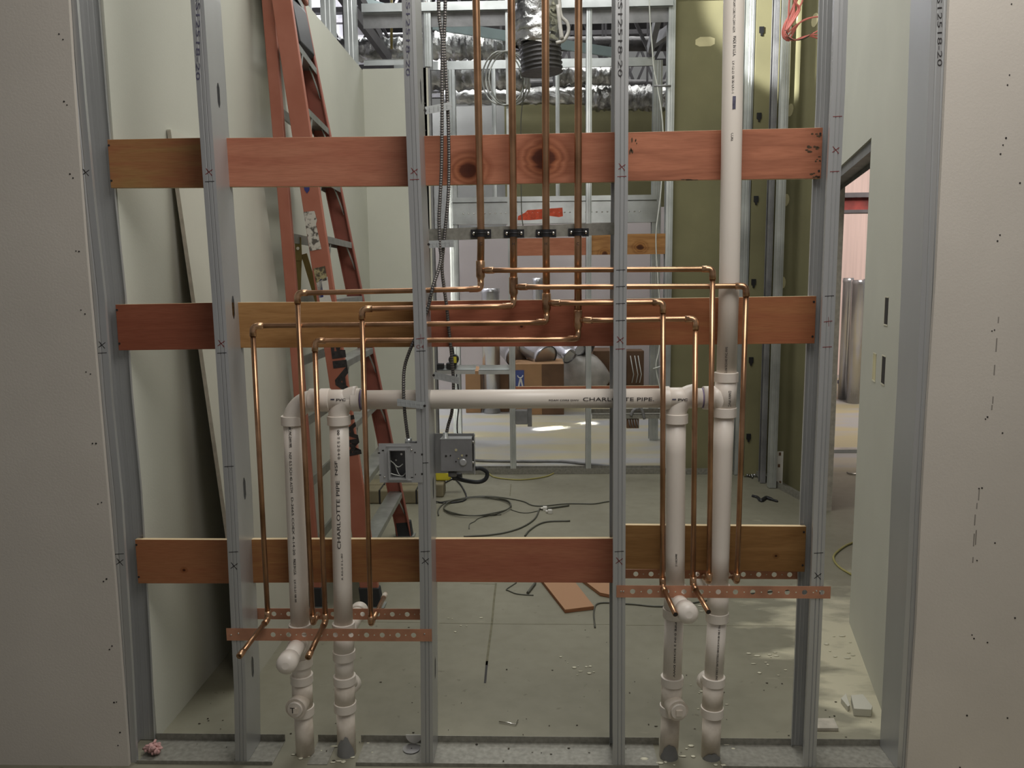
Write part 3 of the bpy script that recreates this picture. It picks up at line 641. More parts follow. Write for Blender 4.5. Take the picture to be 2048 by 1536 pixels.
# ---------------------------------------------------------------- white PVC drain and vent
PY = .066; PR = .0302
pv = thing('pvc_drain_assembly', (.2, PY, 0), 'white plastic drain and vent pipework with four legs standing in the stud wall', 'pipes')
def pp(path, r=PR, name='pipe', m='pvc', seg=24, parent=pv): return MB().tube(path, r, seg).build(name, M[m], parent)
def hub(c, d, L_=.030, r=PR+.0065, name='hub', parent=pv):
    d = Vector(d).normalized()*L_/2; c = Vector(c)
    o = MB().tube([c-d, c-d*.985, c-d*.93, c-d*.90, c+d*.90, c+d*.93, c+d*.985, c+d], [r-.0035, r-.0012, r, r, r, r, r-.0012, r-.0035], 28).build(name, M['pvc'], parent); return o
def prim(c, d, r=PR+.0012, L_=.004): d = Vector(d).normalized()*L_/2; return MB().tube([Vector(c)-d, Vector(c)+d], r, 24).build('primer_ring', M['purple'], pv)
HZ = AT(1000, 798, PY).z
def leg(px_pts): return [AT(x, y, PY) for x, y in px_pts]
P1 = [(586, 850), (600, 1240), (605, 1400), (611, 1508)]
P2 = [(678, 850), (687, 1240), (690, 1400), (694, 1503)]
P3 = [(1352, 850), (1350, 1180), (1343, 1400), (1337, 1512)]
P4 = [(1468, 0), (1458.5, 560), (1453, 745), (1447, 860), (1437, 1180), (1425, 1400), (1421, 1512)]
def legline(pts, z):
    q_ = [(AT(x, y, PY).z, AT(x, y, PY).x) for x, y in pts]; return interp(q_, z)
def legpipe(pts, z0, z1, m='pvc', name='pipe'):
    n = 5; return pp([Vector((legline(pts, lerp(z0, z1, k/n)), PY, lerp(z0, z1, k/n))) for k in range(n+1)], m=m, name=name)
zy = lambda y: AT(650, y, PY).z
zh = zy(840)     # hubs below the horizontal
legpipe(P1, zy(1248), zh); legpipe(P2, zy(1248), zh); legpipe(P3, zy(1175), zh)
z_t = AT(1453, 754, PY).z; z_b = AT(1450, 824, PY).z
P4T = AT(1468, 0, PY); pp([Vector((P4T.x+.03, PY, P4T.z+.9)), P4T, AT(1458.5, 560, PY), Vector((legline(P4, z_t), PY, z_t))])
legpipe(P4, zy(1178), z_b)
# horizontal vent line
xa = AT(640, 798, PY).x; xb = AT(1428, 798, PY).x
pp([Vector((AT(722, 798, PY).x, PY, HZ)), Vector((AT(1335, 798, PY).x, PY, HZ))])
pp([Vector((AT(1390, 798, PY).x, PY, HZ)), Vector((xb+.02, PY, HZ))])
prim((AT(722, 798, PY).x+.002, PY, HZ), (1, 0, 0)); prim((AT(1404, 798, PY).x, PY, HZ), (1, 0, 0)); prim((AT(1329, 798, PY).x, PY, HZ), (1, 0, 0))
# left quarter bend
X1 = legline(P1, zh); bendr = .075
arc = [Vector((X1+bendr-bendr*math.cos(t), PY, HZ-bendr+bendr*math.sin(t))) for t in [PI/2*k/10 for k in range(11)]]
e = pp([Vector((X1, PY, zh))]+arc+[Vector((xa, PY, HZ))], PR+.0025, 'elbow', seg=28)
hub((X1, PY, zh), (0, 0, 1)); hub((AT(626, 798, PY).x, PY, HZ), (1, 0, 0), .020); hub((AT(651, 798, PY).x, PY, HZ), (1, 0, 0), .030)
# two sanitary tees with swept branches down to legs 2 and 3
def sweep_tee(P, x_l, x_r, hubs):
    Xc = legline(P, zh)
    t = pp([Vector((AT(x_l, 798, PY).x, PY, HZ)), Vector((AT(x_r, 798, PY).x, PY, HZ))], PR+.0025, 'tee', seg=28)
    r_ = .062
    arc_ = [Vector((Xc+r_-r_*math.cos(t_), PY, HZ-r_+.012+r_*math.sin(t_))) for t_ in [PI/2*k/10 for k in range(11)]]
    pp([Vector((Xc, PY, zh))]+arc_, PR+.002, 'tee_branch', seg=28, parent=t)
    hub((Xc, PY, zh), (0, 0, 1))
    for h_ in hubs: hub((AT(h_, 798, PY).x, PY, HZ), (1, 0, 0), .026)
    return t
t2 = sweep_tee(P2, 651, 712, (713,)); t3 = sweep_tee(P3, 1325, 1392, (1330,))
pp([Vector((AT(1406, 798, PY).x, PY, HZ)), Vector((AT(1424, 798, PY).x, PY, HZ))], PR+.006, 'hub', seg=28)
# stack tee on leg 4
X4 = legline(P4, HZ)
t4 = pp([Vector((legline(P4, z_b), PY, z_b)), Vector((legline(P4, z_t), PY, z_t))], PR+.0035, 'tee', seg=28)
pp([Vector((X4-.05, PY, HZ+.006)), Vector((X4-.03, PY, HZ+.004)), Vector((X4-.012, PY, HZ-.014)), Vector((X4, PY, HZ-.05))], [PR+.002, PR+.004, PR+.001, PR-.002], 'tee_branch', seg=28, parent=t4)
hub((legline(P4, z_t), PY, z_t), (0, 0, 1)); hub((legline(P4, z_b), PY, z_b), (0, 0, 1)); 
# printed marks on tees
for (x, y) in ((684, 800), (1368, 800)):
    p = AT(x, y, PY-PR-.0036); text('PVC', M['ink'], p+Vector((-.018, 0, -.003)), (1, 0, 0), (0, 0, 1), .0075, t2 if x < 1000 else t3, sx=1.6, bold=.0002)
    MB().box(p.x-.036, p.x-.024, p.y, p.y+.0004, p.z, p.z+.004).build('faint_mark', M['inkblue'], t2 if x < 1000 else t3)
p = AT(1459, 795, PY-PR-.0046); text('DWV PVC', M['ink'], p+Vector((-.003, 0, .02)), (0, 0, -1), (1, 0, 0), .008, t4)
# lower fittings: legs with trap-arm stubs and cleanouts
def lower(P, y_top, y_h1, y_c1, y_plug, y_c2, front, plug, capend=None):
    z0_, z1_, zc1, zp, zc2 = [AT(P[1][0], y_, PY).z for y_ in (y_top, y_h1, y_c1, y_plug, y_c2)]
    X = lambda z: legline(P, z)
    V = lambda z: Vector((X(z), PY, z))
    hub(V(z0_), (0, 0, 1), .024)
    t_ = pp([V(z0_), V(z1_)], PR+.0035, 'tee', seg=28)
    hub(V(z1_), (0, 0, 1), .030)
    pp([V(z1_), V(zc1)], PR, 'pipe'); hub(V(zc1), (0, 0, 1), .028)
    ct = pp([V(zc1), V(zc2)], PR+.003, 'cleanout_tee', 'pvc_dirty', seg=28); hub(V(zc2), (0, 0, 1), .030)
    pp([V(zc2), V(-.0)], PR, 'pipe', 'pvc_dirty')
    c = V(zp)
    if plug == 'f':
        q_ = Vector((-.006 if X(0) < .3 else .012, -.058, -.002)) 
        MB().tube([c, c+q_*.75, c+q_], [PR, PR+.003, PR+.004], 28).build('cleanout_branch', M['pvc_dirty'], ct)
        pl = MB().tube([c+q_, c+q_*1.12], [PR-.004, PR-.006], 24).build('cleanout_plug', M['pvc'], ct)
        k = c+q_*1.12; MB().box(k.x-.010, k.x+.010, k.y-.008, k.y, k.z-.009, k.z+.009).build('plug_lug', M['pvc_dirty'], ct)
        if X(0) < 0: text('T', M['ink'], k+Vector((-.012, -.009, -.006)), (1, 0, 0), (0, 0, 1), .02, ct, 'marker_text')
    else:
        sg = 1 if X(0) < .3 else -1
        q_ = Vector((sg*.012, .052, .0)); MB().tube([c, c+q_*.75, c+q_], [PR, PR+.003, PR+.004], 28).build('cleanout_branch', M['pvc'], ct)
        MB().tube([c+Vector((0, 0, .03)), c+Vector((sg*.02, .01, .028)), c+Vector((sg*.016, .03, 0))], [PR-.004, PR-.008, PR-.01], 20).build('cleanout_boss', M['pvc'], ct)
    zs = lerp(z0_, z1_, .38); c = V(zs)
    if front:
        e_ = AT(*capend, -.15 if X(0) < .3 else -.13); d_ = (e_-c).normalized()
        pt = MB().tube([c, e_], PR-.004, 24).build('trap_arm', M['pvc'], t_)
        MB().tube([c, c+d_*.055], PR+.001, 24).build('tee_branch', M['pvc'], t_)
        MB().tube([e_-d_*.05, e_-d_*.048, e_-d_*.006, e_+d_*.004, e_+d_*.010], [PR-.003, PR+.001, PR+.001, PR*.8, PR*.35], 28).build('end_cap', M['pvc'], pt)
    else:
        e_ = AT(720, 1219, .34) if X(0) < .3 else c+Vector((-.02, .22, -.01)); d_ = (e_-c).normalized()
        pt = MB().tube([c, e_], PR-.004, 24).build('trap_arm', M['pvc'], t_)
        MB().tube([e_-d_*.05, e_-d_*.048, e_-d_*.006, e_+d_*.004, e_+d_*.010], [PR-.003, PR+.001, PR+.001, PR*.8, PR*.35], 28).build('end_cap', M['pvc'], pt)
    return t_
lower(P1, 1254, 1322, 1356, 1398, 1420, True, 'f', (572, 1330))
lower(P2, 1252, 1309, 1358, 1380, 1412, False, 'b')
lower(P3, 1178, 1225, 1360, 1402, 1418, True, 'f', (1377, 1228))
lower(P4, 1176, 1232, 1360, 1375, 1422, False, 'b')
# lettering on the pipes
pf = PY-PR-.0007
def vtext(P, body, y0, y1, dxp, h=.010, m='ink'):
    a = AT(interp([(b_, a_) for a_, b_ in P], y0)+dxp, y0, pf); b = AT(interp([(b_, a_) for a_, b_ in P], y1)+dxp, y1, pf)
    for q_ in (a, b): q_.y = PY-math.sqrt(max(PR**2-(q_.x-legline(P, q_.z))**2, 0))-.0008
    o = text(body, M[m], a, b-a, (1, 0, 0) if y1 > y0 else (-1, 0, 0), h, pv, fit=(b-a).length)
vtext(P2, 'CHARLOTTE PIPE', 1098, 962, -2, .0115)
vtext(P2, 'R R0-0 0 L-80', 1160, 1108, 1, .006); vtext(P2, '00 T 5 2 0 4 0', 860, 918, -4, .008); vtext(P2, 'NSF', 950, 922, -5, .009)
vtext(P1, 'ABC PVC-DWV PIPE', 852, 895, -9, .008); vtext(P1, 'NSF 0.5 SCH 40 ASTM', 905, 985, -10, .008)
vtext(P1, 'D-2665 COEX 4-14-20', 995, 1110, -9, .007); vtext(P1, 'MADE IN U.S.A.', 1118, 1150, -9, .008); vtext(P1, 'LV-12-21 08 00', 1160, 1205, -9, .006)
p = AT(593, 1232, pf); MB().box(p.x-.005, p.x+.004, p.y+.003, p.y+.0035, p.z-.013, p.z+.02).build('ink_block', M['ink'], pv)
vtext(P4, 'FOAM CORE PVC DWV ASTM', 0, 64, -1, .007); vtext(P4, 'MADE IN U.S.A.', 72, 112, 0, .009); vtext(P4, 'LV-12-21 08 00 EXT-1', 122, 186, -1, .008)
p = AT(1468, 205, pf); MB().box(p.x-.004, p.x+.005, p.y-.0002, p.y+.0005, p.z-.018, p.z+.018).build('ink_block', M['inkblue'], pv)
vtext(P4, 'CORE', 266, 282, -1, .008); vtext(P4, '2 IN SCH40 PVC PIPE', 746, 694, 1, .007); vtext(P3, '2 I-SCH40', 1133, 1108, 4, .006)
P3b = [(1350, 1240), (1345, 1350)]; P4b = [(1437, 1240), (1430, 1350)]
vtext(P3, 'PIPE 0-IN 2 SCH40 DWV', 1245, 1355, 2, .006); vtext(P4, 'WYE 2 IN 40 H-4 SCH40 CELLULAR-CORE PVC', 1245, 1362, 4, .006)
a = AT(1166, 802, pf); b = AT(1308, 802, pf)
o = text('CHARLOTTE PIPE.', M['ink'], a, b-a, (0, 0, 1), .0115, pv, fit=(b-a).length)
a = AT(1098, 802, pf); b = AT(1158, 802, pf)
o = text('FOAM CORE DWV', M['ink'], a, b-a, (0, 0, 1), .005, pv, fit=(b-a).length)
# broken collars of dark sealant at the floor
for (x, y) in ((708, 1492), (1320, 1500), (1422, 1498)):
    c = FL(x, y, .02); mb = MB(); n = 9; pts = []
    for k in range(n): aa = PI+PI*k/(n-1)*(1 if True else 0)
    cx_ = legline(P2 if x < 1000 else (P3 if x < 1400 else P4), 0)
    for k in range(10):
        aa = PI*1.15+PI*.7*k/9; h0 = (.075, .06, .03)[(x > 1000)+(x > 1400)]*math.sin(PI*(k+.6)/10.2)*random.uniform(.8, 1.1)
        pts.append((cx_+(PR+.002)*math.cos(aa), PY+(PR+.002)*math.sin(aa), h0))
    for q0, q1 in zip(pts, pts[1:]): mb.quad((q0[0], q0[1], 0), (q1[0], q1[1], 0), (q1[0], q1[1], q1[2]), (q0[0], q0[1], q0[2]), sm=True)
    mb.build('sealant_collar', M['steel_dark'], pv)
# ---------------------------------------------------------------- armoured cables
def resample(path, step):
    out = [path[0].copy()]; acc = 0
    for a, b in zip(path, path[1:]):
        L_ = (b-a).length; t = step-acc
        while t <= L_: out.append(a+(b-a)*(t/L_)); t += step
        acc = (acc+L_) % step
    return out
M['armour'] = mat('armour_steel', rgb(132, 128, 122), .35, .8)
def mc_cable(pts, lab, r=.0056):
    path = smooth([AT(x, y, Y) for x, y, Y in pts], 8); o = MB().tube(path, r*.86, 8).build('armoured_cable', M['joist'])
    rs = resample(path, .0075); mb = MB()
    for a, b in zip(rs, rs[1:]):
        d = (b-a)*.5; mb.tube([a, a+d*.5, a+d], [r*.92, r*1.08, r*.92], 8, cap=False)
    mb.build('armour_rings', M['armour'], o); return tag(o, lab, 'cable', 'armoured cables')
mc_cable([(877, -40, .06), (878, 30, .06), (885, 85, .06), (884, 140, .06), (884, 220, .06), (883, 330, .06), (880, 398, .058), (878, 440, .057), (880, 492, .057), (882, 516, .058), (877, 540, .04), (866, 572, .010), (859, 604, .009), (848, 640, .012), (836, 665, .020), (822, 695, .022), (809, 735, .03), (807, 780, .018), (809, 820, .016), (813, 855, .022), (817, 884, .035)], 'armoured cable running down beside the stud, then left into the box with the open plate')
mc_cable([(891, -40, .075), (890, 30, .075), (888, 85, .076), (891, 140, .076), (896, 235, .078), (898, 330, .08), (896, 398, .072), (892, 440, .070), (887, 492, .070), (884, 535, .074), (888, 575, .08), (893, 610, .085), (897, 650, .094), (904, 720, .100), (907, 775, .108), (904, 822, .110), (896, 852, .100), (891, 878, .092)], 'armoured cable running down beside the stud into the solid grey box at right')
def cable_clip(a, b, lab, Y0, Y1):
    A, B = AT(*a, Y0), AT(*b, Y1); t = MB(); t.bar(A, B, .010, .0016, (0, 0, 1)); d = (B-A)
    t.bar(A+Vector((0, -.005, .006)), B+Vector((0, -.005, .006)), .0012, .010); t.bar(A+Vector((0, -.005, -.006)), B+Vector((0, -.005, -.006)), .0012, .010)
    for k in range(1, 6): p_ = A+d*k/6; t.bar(p_+Vector((0, -.004, -.006)), p_+Vector((0, -.004, .006)), .002, .006)
    o = t.build('cable_support', M['steel_far']); tag(o, lab, 'bracket', 'cable supports')
    MB().cyl(A+Vector((0, -.006, 0)), A+Vector((0, -.010, 0)), .004, 8).build('screw', M['screw'], o)
cable_clip((851, 222), (903, 212), 'slotted metal cable support above the top board', .05, .07)
cable_clip((858, 489), (908, 487), 'slotted metal cable support just under the zinc strip', .05, .07)
cable_clip((868, 750), (918, 761), 'slotted metal cable support above the horizontal white pipe', .08, .10)
cable_clip((850, 811), (795, 804), 'slotted metal cable support in front of the horizontal white pipe', -.004, .006)
# ---------------------------------------------------------------- electrical boxes
c0, c1 = AT(757, 887, -.004), AT(846, 965, -.004); x0, x1, zt, zb = c0.x, c1.x, c0.z, c1.z
t = thing('electrical_box', ((x0+x1)/2, 0, (zt+zb)/2), 'metal electrical box with an open faceplate and loose wires, left of the stud', 'electrical box')
o0, o1 = AT(779, 901, -.012), AT(812, 957, -.012)
mb = MB()
for (a, b, c, d) in ((x0, o0.x-.004, zb, zt), (o1.x+.004, x1, zb, zt), (o0.x-.004, o1.x+.004, zb, o1.z-.004), (o0.x-.004, o1.x+.004, o0.z+.004, zt)): mb.box(a, b, -.0045, -.003, c, d)
for (a, b, c, d) in ((o0.x-.004, o0.x, o1.z, o0.z), (o1.x, o1.x+.004, o1.z, o0.z), (o0.x-.004, o1.x+.004, o0.z, o0.z+.004), (o0.x-.004, o1.x+.004, o1.z-.004, o1.z)): mb.box(a, b, -.016, .004, c, d)
xs = x0+.024; xe = x1-.034
for zz in (zt-.008, zb+.008): mb.box(xs, xe, -.0075, -.004, zz-.0016, zz+.0016)
for xx in (x0+.018, x1-.026): mb.box(xx-.001, xx+.001, -.006, -.004, zb+.016, zt-.016)
mb.build('faceplate', M['steel'], t)
mb = MB(); bx0, bx1, bz0, bz1 = x0+.014, x1-.03, zb+.012, zt-.012
mb.box(bx0, bx1, .046, .048, bz0, bz1); mb.box(bx0, bx0+.0016, -.003, .048, bz0, bz1); mb.box(bx1-.0016, bx1, -.003, .048, bz0, bz1); mb.box(bx0, bx1, -.003, .048, bz0, bz0+.0016); mb.box(bx0, bx1, -.003, .048, bz1-.0016, bz1)
mb.build('box_body', M['steel_dark'], t)
for pts in ([(781, 921), (790, 930), (796, 945), (803, 953), (811, 948)], [(782, 947), (792, 950), (805, 952), (811, 946)], [(786, 925), (796, 934), (806, 928)]):
    MB().tube(smooth([AT(x, y, .004+.004*i) for i, (x, y) in enumerate(pts)], 5), .0016, 6).build('wire', M['wire_w'], t)
for x, y, m_ in ((803, 908, 'zinc'), (792, 920, 'zinc')): p = AT(x, y, .044); MB().cyl(p, p-Vector((0, .002, 0)), .0035, 10).build('screw', M[m_], t)
for x, y in ((823, 900), (769, 954)): p = AT(x, y, -.005); MB().ball(p, .0032, 8, 5).build('screw', M['zinc'], t)
for x, y, w_, h_ in ((758, 906, 5, 3), (766, 901, 5, 3), (830, 905, 3, 3), (844, 909, 4, 4), (844, 948, 4, 4), (760, 950, 5, 2), (831, 949, 2, 3), (824, 955, 5, 2)):
    p = AT(x, y, -.0047); MB().box(p.x-w_/1400, p.x+w_/1400, -.0050, -.0046, p.z-h_/1400, p.z+h_/1400).build('slot', M['screw'], t)
p = AT(817, 884, .03); MB().tube([p+Vector((0, 0, .012)), p-Vector((0, 0, .008))], .011, 12).build('cable_connector', M['steel_far'], t)
MB().box(p.x+.002, p.x+.026, .02, .034, p.z-.004, p.z+.003).build('connector_clamp', M['steel_dark'], t)
c0, c1 = AT(880, 878, .075), AT(944, 943, .075)
t = thing('electrical_box', ((c0.x+c1.x)/2, .1, (c0.z+c1.z)/2), 'solid grey steel electrical box seen from its back, right of the stud', 'electrical box')
MB().box(c0.x, c1.x, .075, .127, c1.z, c0.z).build('box_body', M['steel_dark'], t, .002)
MB().box(c0.x, c1.x, .0745, .079, c0.z-.0015, c0.z+.0015).build('top_lip', M['steel_far'], t)
a, b = AT(861, 867, .129), AT(951, 946, .129)
mb = MB(); mb.box(a.x, b.x, .1285, .1305, b.z, a.z); mb.box(b.x-.0016, b.x, .105, .1285, b.z, a.z); mb.box(.001, .003, .06, .13, b.z-.004, a.z+.004)
mb.build('mounting_bracket', M['steel'], t)
for x, y, r_, m_ in ((912, 900, .0042, 'mud'), (924, 911, .0036, 'mud'), (933, 911, .0034, 'screw'), (892, 912, .0034, 'screw'), (901, 911, .0024, 'screw'), (917, 917, .002, 'mud'), (912, 923, .0024, 'screw')):
    p = AT(x, y, .0745); MB().cyl(p, p-Vector((0, .0006, 0)), r_, 10).build('knockout', M[m_], t)
p = AT(926, 925, .0745); MB().tube([p, p-Vector((0, .0015, 0)), p-Vector((0, .003, 0))], [.0125, .011, .008], 20).build('knockout', M['steel'], t)
for x, y in ((946, 884), (946, 925)): p = AT(x, y, .104); MB().ball(p, .0045, 8, 6).build('screw', M['zinc'], t)
p = AT(891, 877, .092); MB().tube([p+Vector((0, 0, .02)), p+Vector((0, 0, .004)), p+Vector((0, 0, .003)), p-Vector((0, 0, .003))], [.008, .008, .012, .012], 12).build('cable_connector', M['steel_far'], t)
p = AT(905, 945, .1); MB().tube([p+Vector((0, 0, .003)), p-Vector((0, 0, .012))], .014, 14).build('cable_connector', M['steel_dark'], t)
MB().tube(smooth([AT(x, y, Y) for x, y, Y in ((905, 952, .1), (925, 960, .13), (955, 964, .15), (971, 958, .15), (974, 945, .15), (962, 937, .14), (951, 937, .132))], 6), .0068, 10).build('cable_whip', M['blackrub'], t)
# ---------------------------------------------------------------- leaning drywall sheet
def sheet_pt(Y, z, off=0): 
    t_ = z/2.105; x = -.80+(-.976+.0+.80)*t_; return Vector((x+off, Y, z))
mb = MB(); th = .0145
mb.hexa([sheet_pt(.505, 0), sheet_pt(.505, 0, th), sheet_pt(1.45, 0, th), sheet_pt(1.45, 0), sheet_pt(.505, 2.105), sheet_pt(.505, 2.105, th), sheet_pt(1.45, 2.105, th), sheet_pt(1.45, 2.105)])
sh = mb.build('drywall_sheet', M['dry_sheet']); tag(sh, 'pale drywall sheet leaning against the left wall behind the studs', 'drywall')
mb = MB(); mb.hexa([sheet_pt(.5045, 0), sheet_pt(.5045, 0, th), sheet_pt(.506, 0, th), sheet_pt(.506, 0), sheet_pt(.5045, 2.1), sheet_pt(.5045, 2.1, th), sheet_pt(.506, 2.1, th), sheet_pt(.506, 2.1)])
mb.build('gypsum_core_edge', M['dry_edge'], sh)
# ---------------------------------------------------------------- ladder
LB0, LB1 = Vector((-.465, 1.27, 0)), Vector((-.84, 1.44, 3.0)); LC0, LC1 = Vector((-.485, 2.34, 0)), Vector((-.885, 1.86, 3.0))
LA0, LA1 = Vector((-.735, 1.27, 0)), Vector((-.905, 1.48, 3.0)); LD0, LD1 = Vector((-.745, 2.32, 0)), Vector((-.94, 1.86, 3.0))
ld = thing('step_ladder', (-.6, 1.8, 0), 'tall orange fibreglass step ladder folded against the left wall', 'ladder')
Y_ = (0, 1, 0)
MB().bar(LB0, LB1, .088, .030, Y_).build('front_rail', M['ladder'], ld, .003)
mb = MB(); mb.bar(LC0, LC1, .088, .006, Y_); xo = Vector((.041, -.014, 0)); mb.bar(LC0+xo, LC1+xo, .006, .03, Y_); mb.bar(LC0-Vector((.041, .014, 0)), LC1-Vector((.041, .014, 0)), .006, .03, Y_)
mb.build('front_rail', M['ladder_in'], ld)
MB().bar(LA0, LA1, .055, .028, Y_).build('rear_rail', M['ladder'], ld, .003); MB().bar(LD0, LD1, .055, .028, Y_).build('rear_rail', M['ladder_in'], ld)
for k in range(1, 11):
    t = .295*k/3.0
    a, b = LB0.lerp(LB1, t), LC0.lerp(LC1, t); a += Vector((0, .015, 0)); b -= Vector((0, .004, 0))
    s_ = MB(); s_.bar(a, b, .082, .006, (0, 0, 1)); s_.bar(a+Vector((.040, 0, -.014)), b+Vector((.040, 0, -.014)), .004, .03, (0, 0, 1)); s_.bar(a+Vector((-.040, 0, -.014)), b+Vector((-.040, 0, -.014)), .004, .03, (0, 0, 1))
    st = s_.build('step', M['alu'], ld)
    for e_, rail, sg in ((a, LB1, 1), (b, LC1, -1)):
        t2_ = (.295*k-.14)/3.0; q_ = (LB0.lerp(LB1, t2_) if sg > 0 else LC0.lerp(LC1, t2_))
        MB().bar(e_+Vector((.03, sg*.11, -.01)), q_+Vector((.03, sg*.014, 0)), .016, .003, (1, 0, 0)).build('step_brace', M['alu'], st)
    a, b = LA0.lerp(LA1, t), LD0.lerp(LD1, t)
    MB().bar(a+Vector((0, .012, 0)), b-Vector((0, .012, 0)), .012, .045, (0, 0, 1)).build('rear_rung', M['alu'], ld)
for nm, p_, w_ in (('B', LB0, .1), ('C', LC0, .1), ('A', LA0, .07), ('D', LD0, .07)):
    d = (LB1-LB0).normalized(); MB().hexa([p_+Vector((-w_/2, -.03, 0)), p_+Vector((w_/2, -.03, 0)), p_+Vector((w_/2, .03, 0)), p_+Vector((-w_/2, .03, 0))]+[p_+d*.10+v_ for v_ in (Vector((-w_/2, -.022, 0)), Vector((w_/2, -.022, 0)), Vector((w_/2, .022, 0)), Vector((-w_/2, .022, 0)))]).build('foot', M['blackrub'], ld, .004)
    MB().bar(p_+Vector((0, -.0, .006)), p_+Vector((0, -.0, .010)), w_*1.25, .075, Y_).build('foot_plate', M['alu'], ld)
# dark cloth pouch / tool tray near the top between the rails
a, b = LB0.lerp(LB1, .905), LC0.lerp(LC1, .905)
MB().prism([LC0.lerp(LC1, t_)+Vector((o_, -.035, 0)) for t_, o_ in ((.905, -.05), (.895, .02), (.905, .05), (.97, .05), (1.0, .03), (1.0, -.05))], (0, -.25, 0)).build('tool_tray', M['black'], ld, .006)
MB().bar(LB1+Vector((-.06, -.03, 0)), LC1+Vector((-.06, .03, 0)), .24, .07).build('top_cap', M['ladder'], ld, .01)
# spreader arms hanging on the rear
c = AT(597, 497, 1.60); sp_ = MB().box(c.x-.016, c.x+.016, 1.595, 1.600, c.z-.06, c.z+.055).build('spreader_bracket', M['brass'], ld)
MB().cyl((c.x, 1.594, c.z), (c.x, 1.588, c.z), .008, 10).build('rivet', M['zinc'], sp_)
q0, q1 = AT(600, 508, 1.6), AT(595, 700, 1.6); MB().bar(AT(598, 508, 1.603), AT(595, 615, 1.603), .028, .005, Y_).build('spreader_arm', M['brass'], ld)
MB().bar(AT(608, 508, 1.607), AT(640, 615, 1.607), .03, .005, Y_).build('spreader_arm', M['brass'], ld)
# labels and letters on the near rail (its face looks at the room)
def on_rail(x, y):   # point on the near rail's face for a pixel
    n_ = Vector((0, -1, 0)); lo, hi = 1.2, 1.5
    for _ in range(25):
        m_ = (lo+hi)/2; p = AT(x, y, m_); t_ = p.z/3.0; f_ = LB0.lerp(LB1, t_).y-.0165
        if m_ < f_: lo = m_
        else: hi = m_
    return AT(x, y, lo)
def rail_patch(pts, m_, nm): P = [on_rail(x, y)-Vector((0, .0004, 0)) for x, y in pts]; MB().prism(P, (0, -.0005, 0)).build(nm, M[m_], ld)
rail_patch([(607, 424), (629, 422), (634, 440), (632, 448), (643, 498), (620, 502)], 'paper', 'label')
rail_patch([(627, 537), (650, 532), (655, 560), (632, 566)], 'paperdark', 'label')
rail_patch([(633, 566), (655, 553), (660, 590), (664, 605), (640, 605)], 'white_pl', 'label'); rail_patch([(634, 566), (643, 556), (647, 594), (638, 596)], 'blue', 'label_print')
rail_patch([(607, 366), (619, 366), (619, 380), (614, 387), (609, 380)], 'blue', 'badge')
def rail_text(body, y0, y1, x0, x1, h):
    a, b = on_rail(x0, y0)-Vector((0, .001, 0)), on_rail(x1, y1)-Vector((0, .001, 0))
    o = text(body, M['ink'], a, b-a, (-1, 0, 0), h, ld, 'painted_letters', bold=.004, fit=(b-a).length)
rail_text('MAYF', 908, 800, 722, 700, .060); rail_text('AIR', 792, 664, 701, 684, .062)
# ================================================================ THINGS ON THE FLOOR
def pxs(ox, oy, sc, pts): return [(ox+x/sc, oy+y/sc) for x, y in pts]
def wire(pts, r, m_, lab, cat='cable', name='cable', z=None, grp=None, n=6):
    o = MB().tube(smooth([FL(x, y, (z or r)) for x, y in pts], n), r, 8).build(name, M[m_]); return tag(o, lab, cat, grp)
P8 = lambda *p: pxs(820, 900, 4.6545, p)
c0, c1 = FL(888, 1020), FL(1023, 1020); cc = FL(955, 1016); rr = (c1-c0).length/2; mb = MB(); pts = []
for k in range(90): a_ = 2*PI*k/40; r_ = rr*(1+.02*math.sin(k*.31)); pts.append(Vector((cc.x+r_*math.cos(a_), cc.y+r_*.98*math.sin(a_), .008+.012*(k/90)+.003*math.sin(k*.7))))
tag(mb.tube(pts, .0045, 8).build('cable_coil', M['wire_g']), 'round coil of grey cable lying on the floor behind the wall', 'cable')
FG = 'loose cable pieces on the floor'
wire(P8((150, 500), (250, 490), (400, 465), (560, 437), (750, 432), (940, 455), (1060, 480), (1140, 515), (1250, 520), (1450, 500), (1600, 500), (1720, 500), (1840, 480), (1980, 470)), .0045, 'wire_g', 'long grey cable crossing the floor behind the coil', grp=FG)
wire(P8((265, 610), (262, 560), (300, 510), (360, 480), (480, 452)), .005, 'wire_g', 'short grey cable end curling at the left of the coil', grp=FG)
wire(P8((1212, 548), (1300, 540), (1400, 527), (1480, 515)), .007, 'wire_g', 'thick straight cable end right of the coil', grp=FG)
wire(P8((1205, 550), (1160, 640), (1050, 715), (900, 765), (740, 790), (590, 800), (500, 806)), .0055, 'wire_g', 'long curved cable sweeping left above the bottom board', grp=FG)
wire(P8((1070, 800), (1110, 750), (1200, 690), (1300, 665), (1490, 660)), .0055, 'wire_g', 'short arched cable piece above the middle bottom board', grp=FG)
wire(P8((940, 555), (1020, 580), (1100, 585), (1200, 565)), .003, 'wire_g', 'thin wire between the coil and the cable connectors', grp=FG)
wire(P8((550, 735), (555, 690), (600, 665), (640, 635), (740, 610), (850, 602)), .003, 'wire_g', 'thin hooked wire below the coil', grp=FG)
wire(P8((730, 215), (780, 250), (900, 270), (1060, 275), (1250, 250), (1340, 215), (1400, 185), (1500, 170), (1600, 172)), .006, 'wire_y', 'yellow cord curving in front of the far frame track', 'cord', 'cord')
wire([(1714, 1082), (1690, 1092), (1670, 1108), (1668, 1120), (1680, 1135), (1708, 1152)], .006, 'wire_y', 'pale yellow cord looping out from behind the right wall', 'cord', 'cord')
wire([(1600, 1177), (1480, 1190), (1340, 1212), (1260, 1208), (1200, 1206), (1188, 1222), (1190, 1255)], .004, 'wire_g', 'thin cable trailing under the right pipes to the plywood scraps', grp=FG)
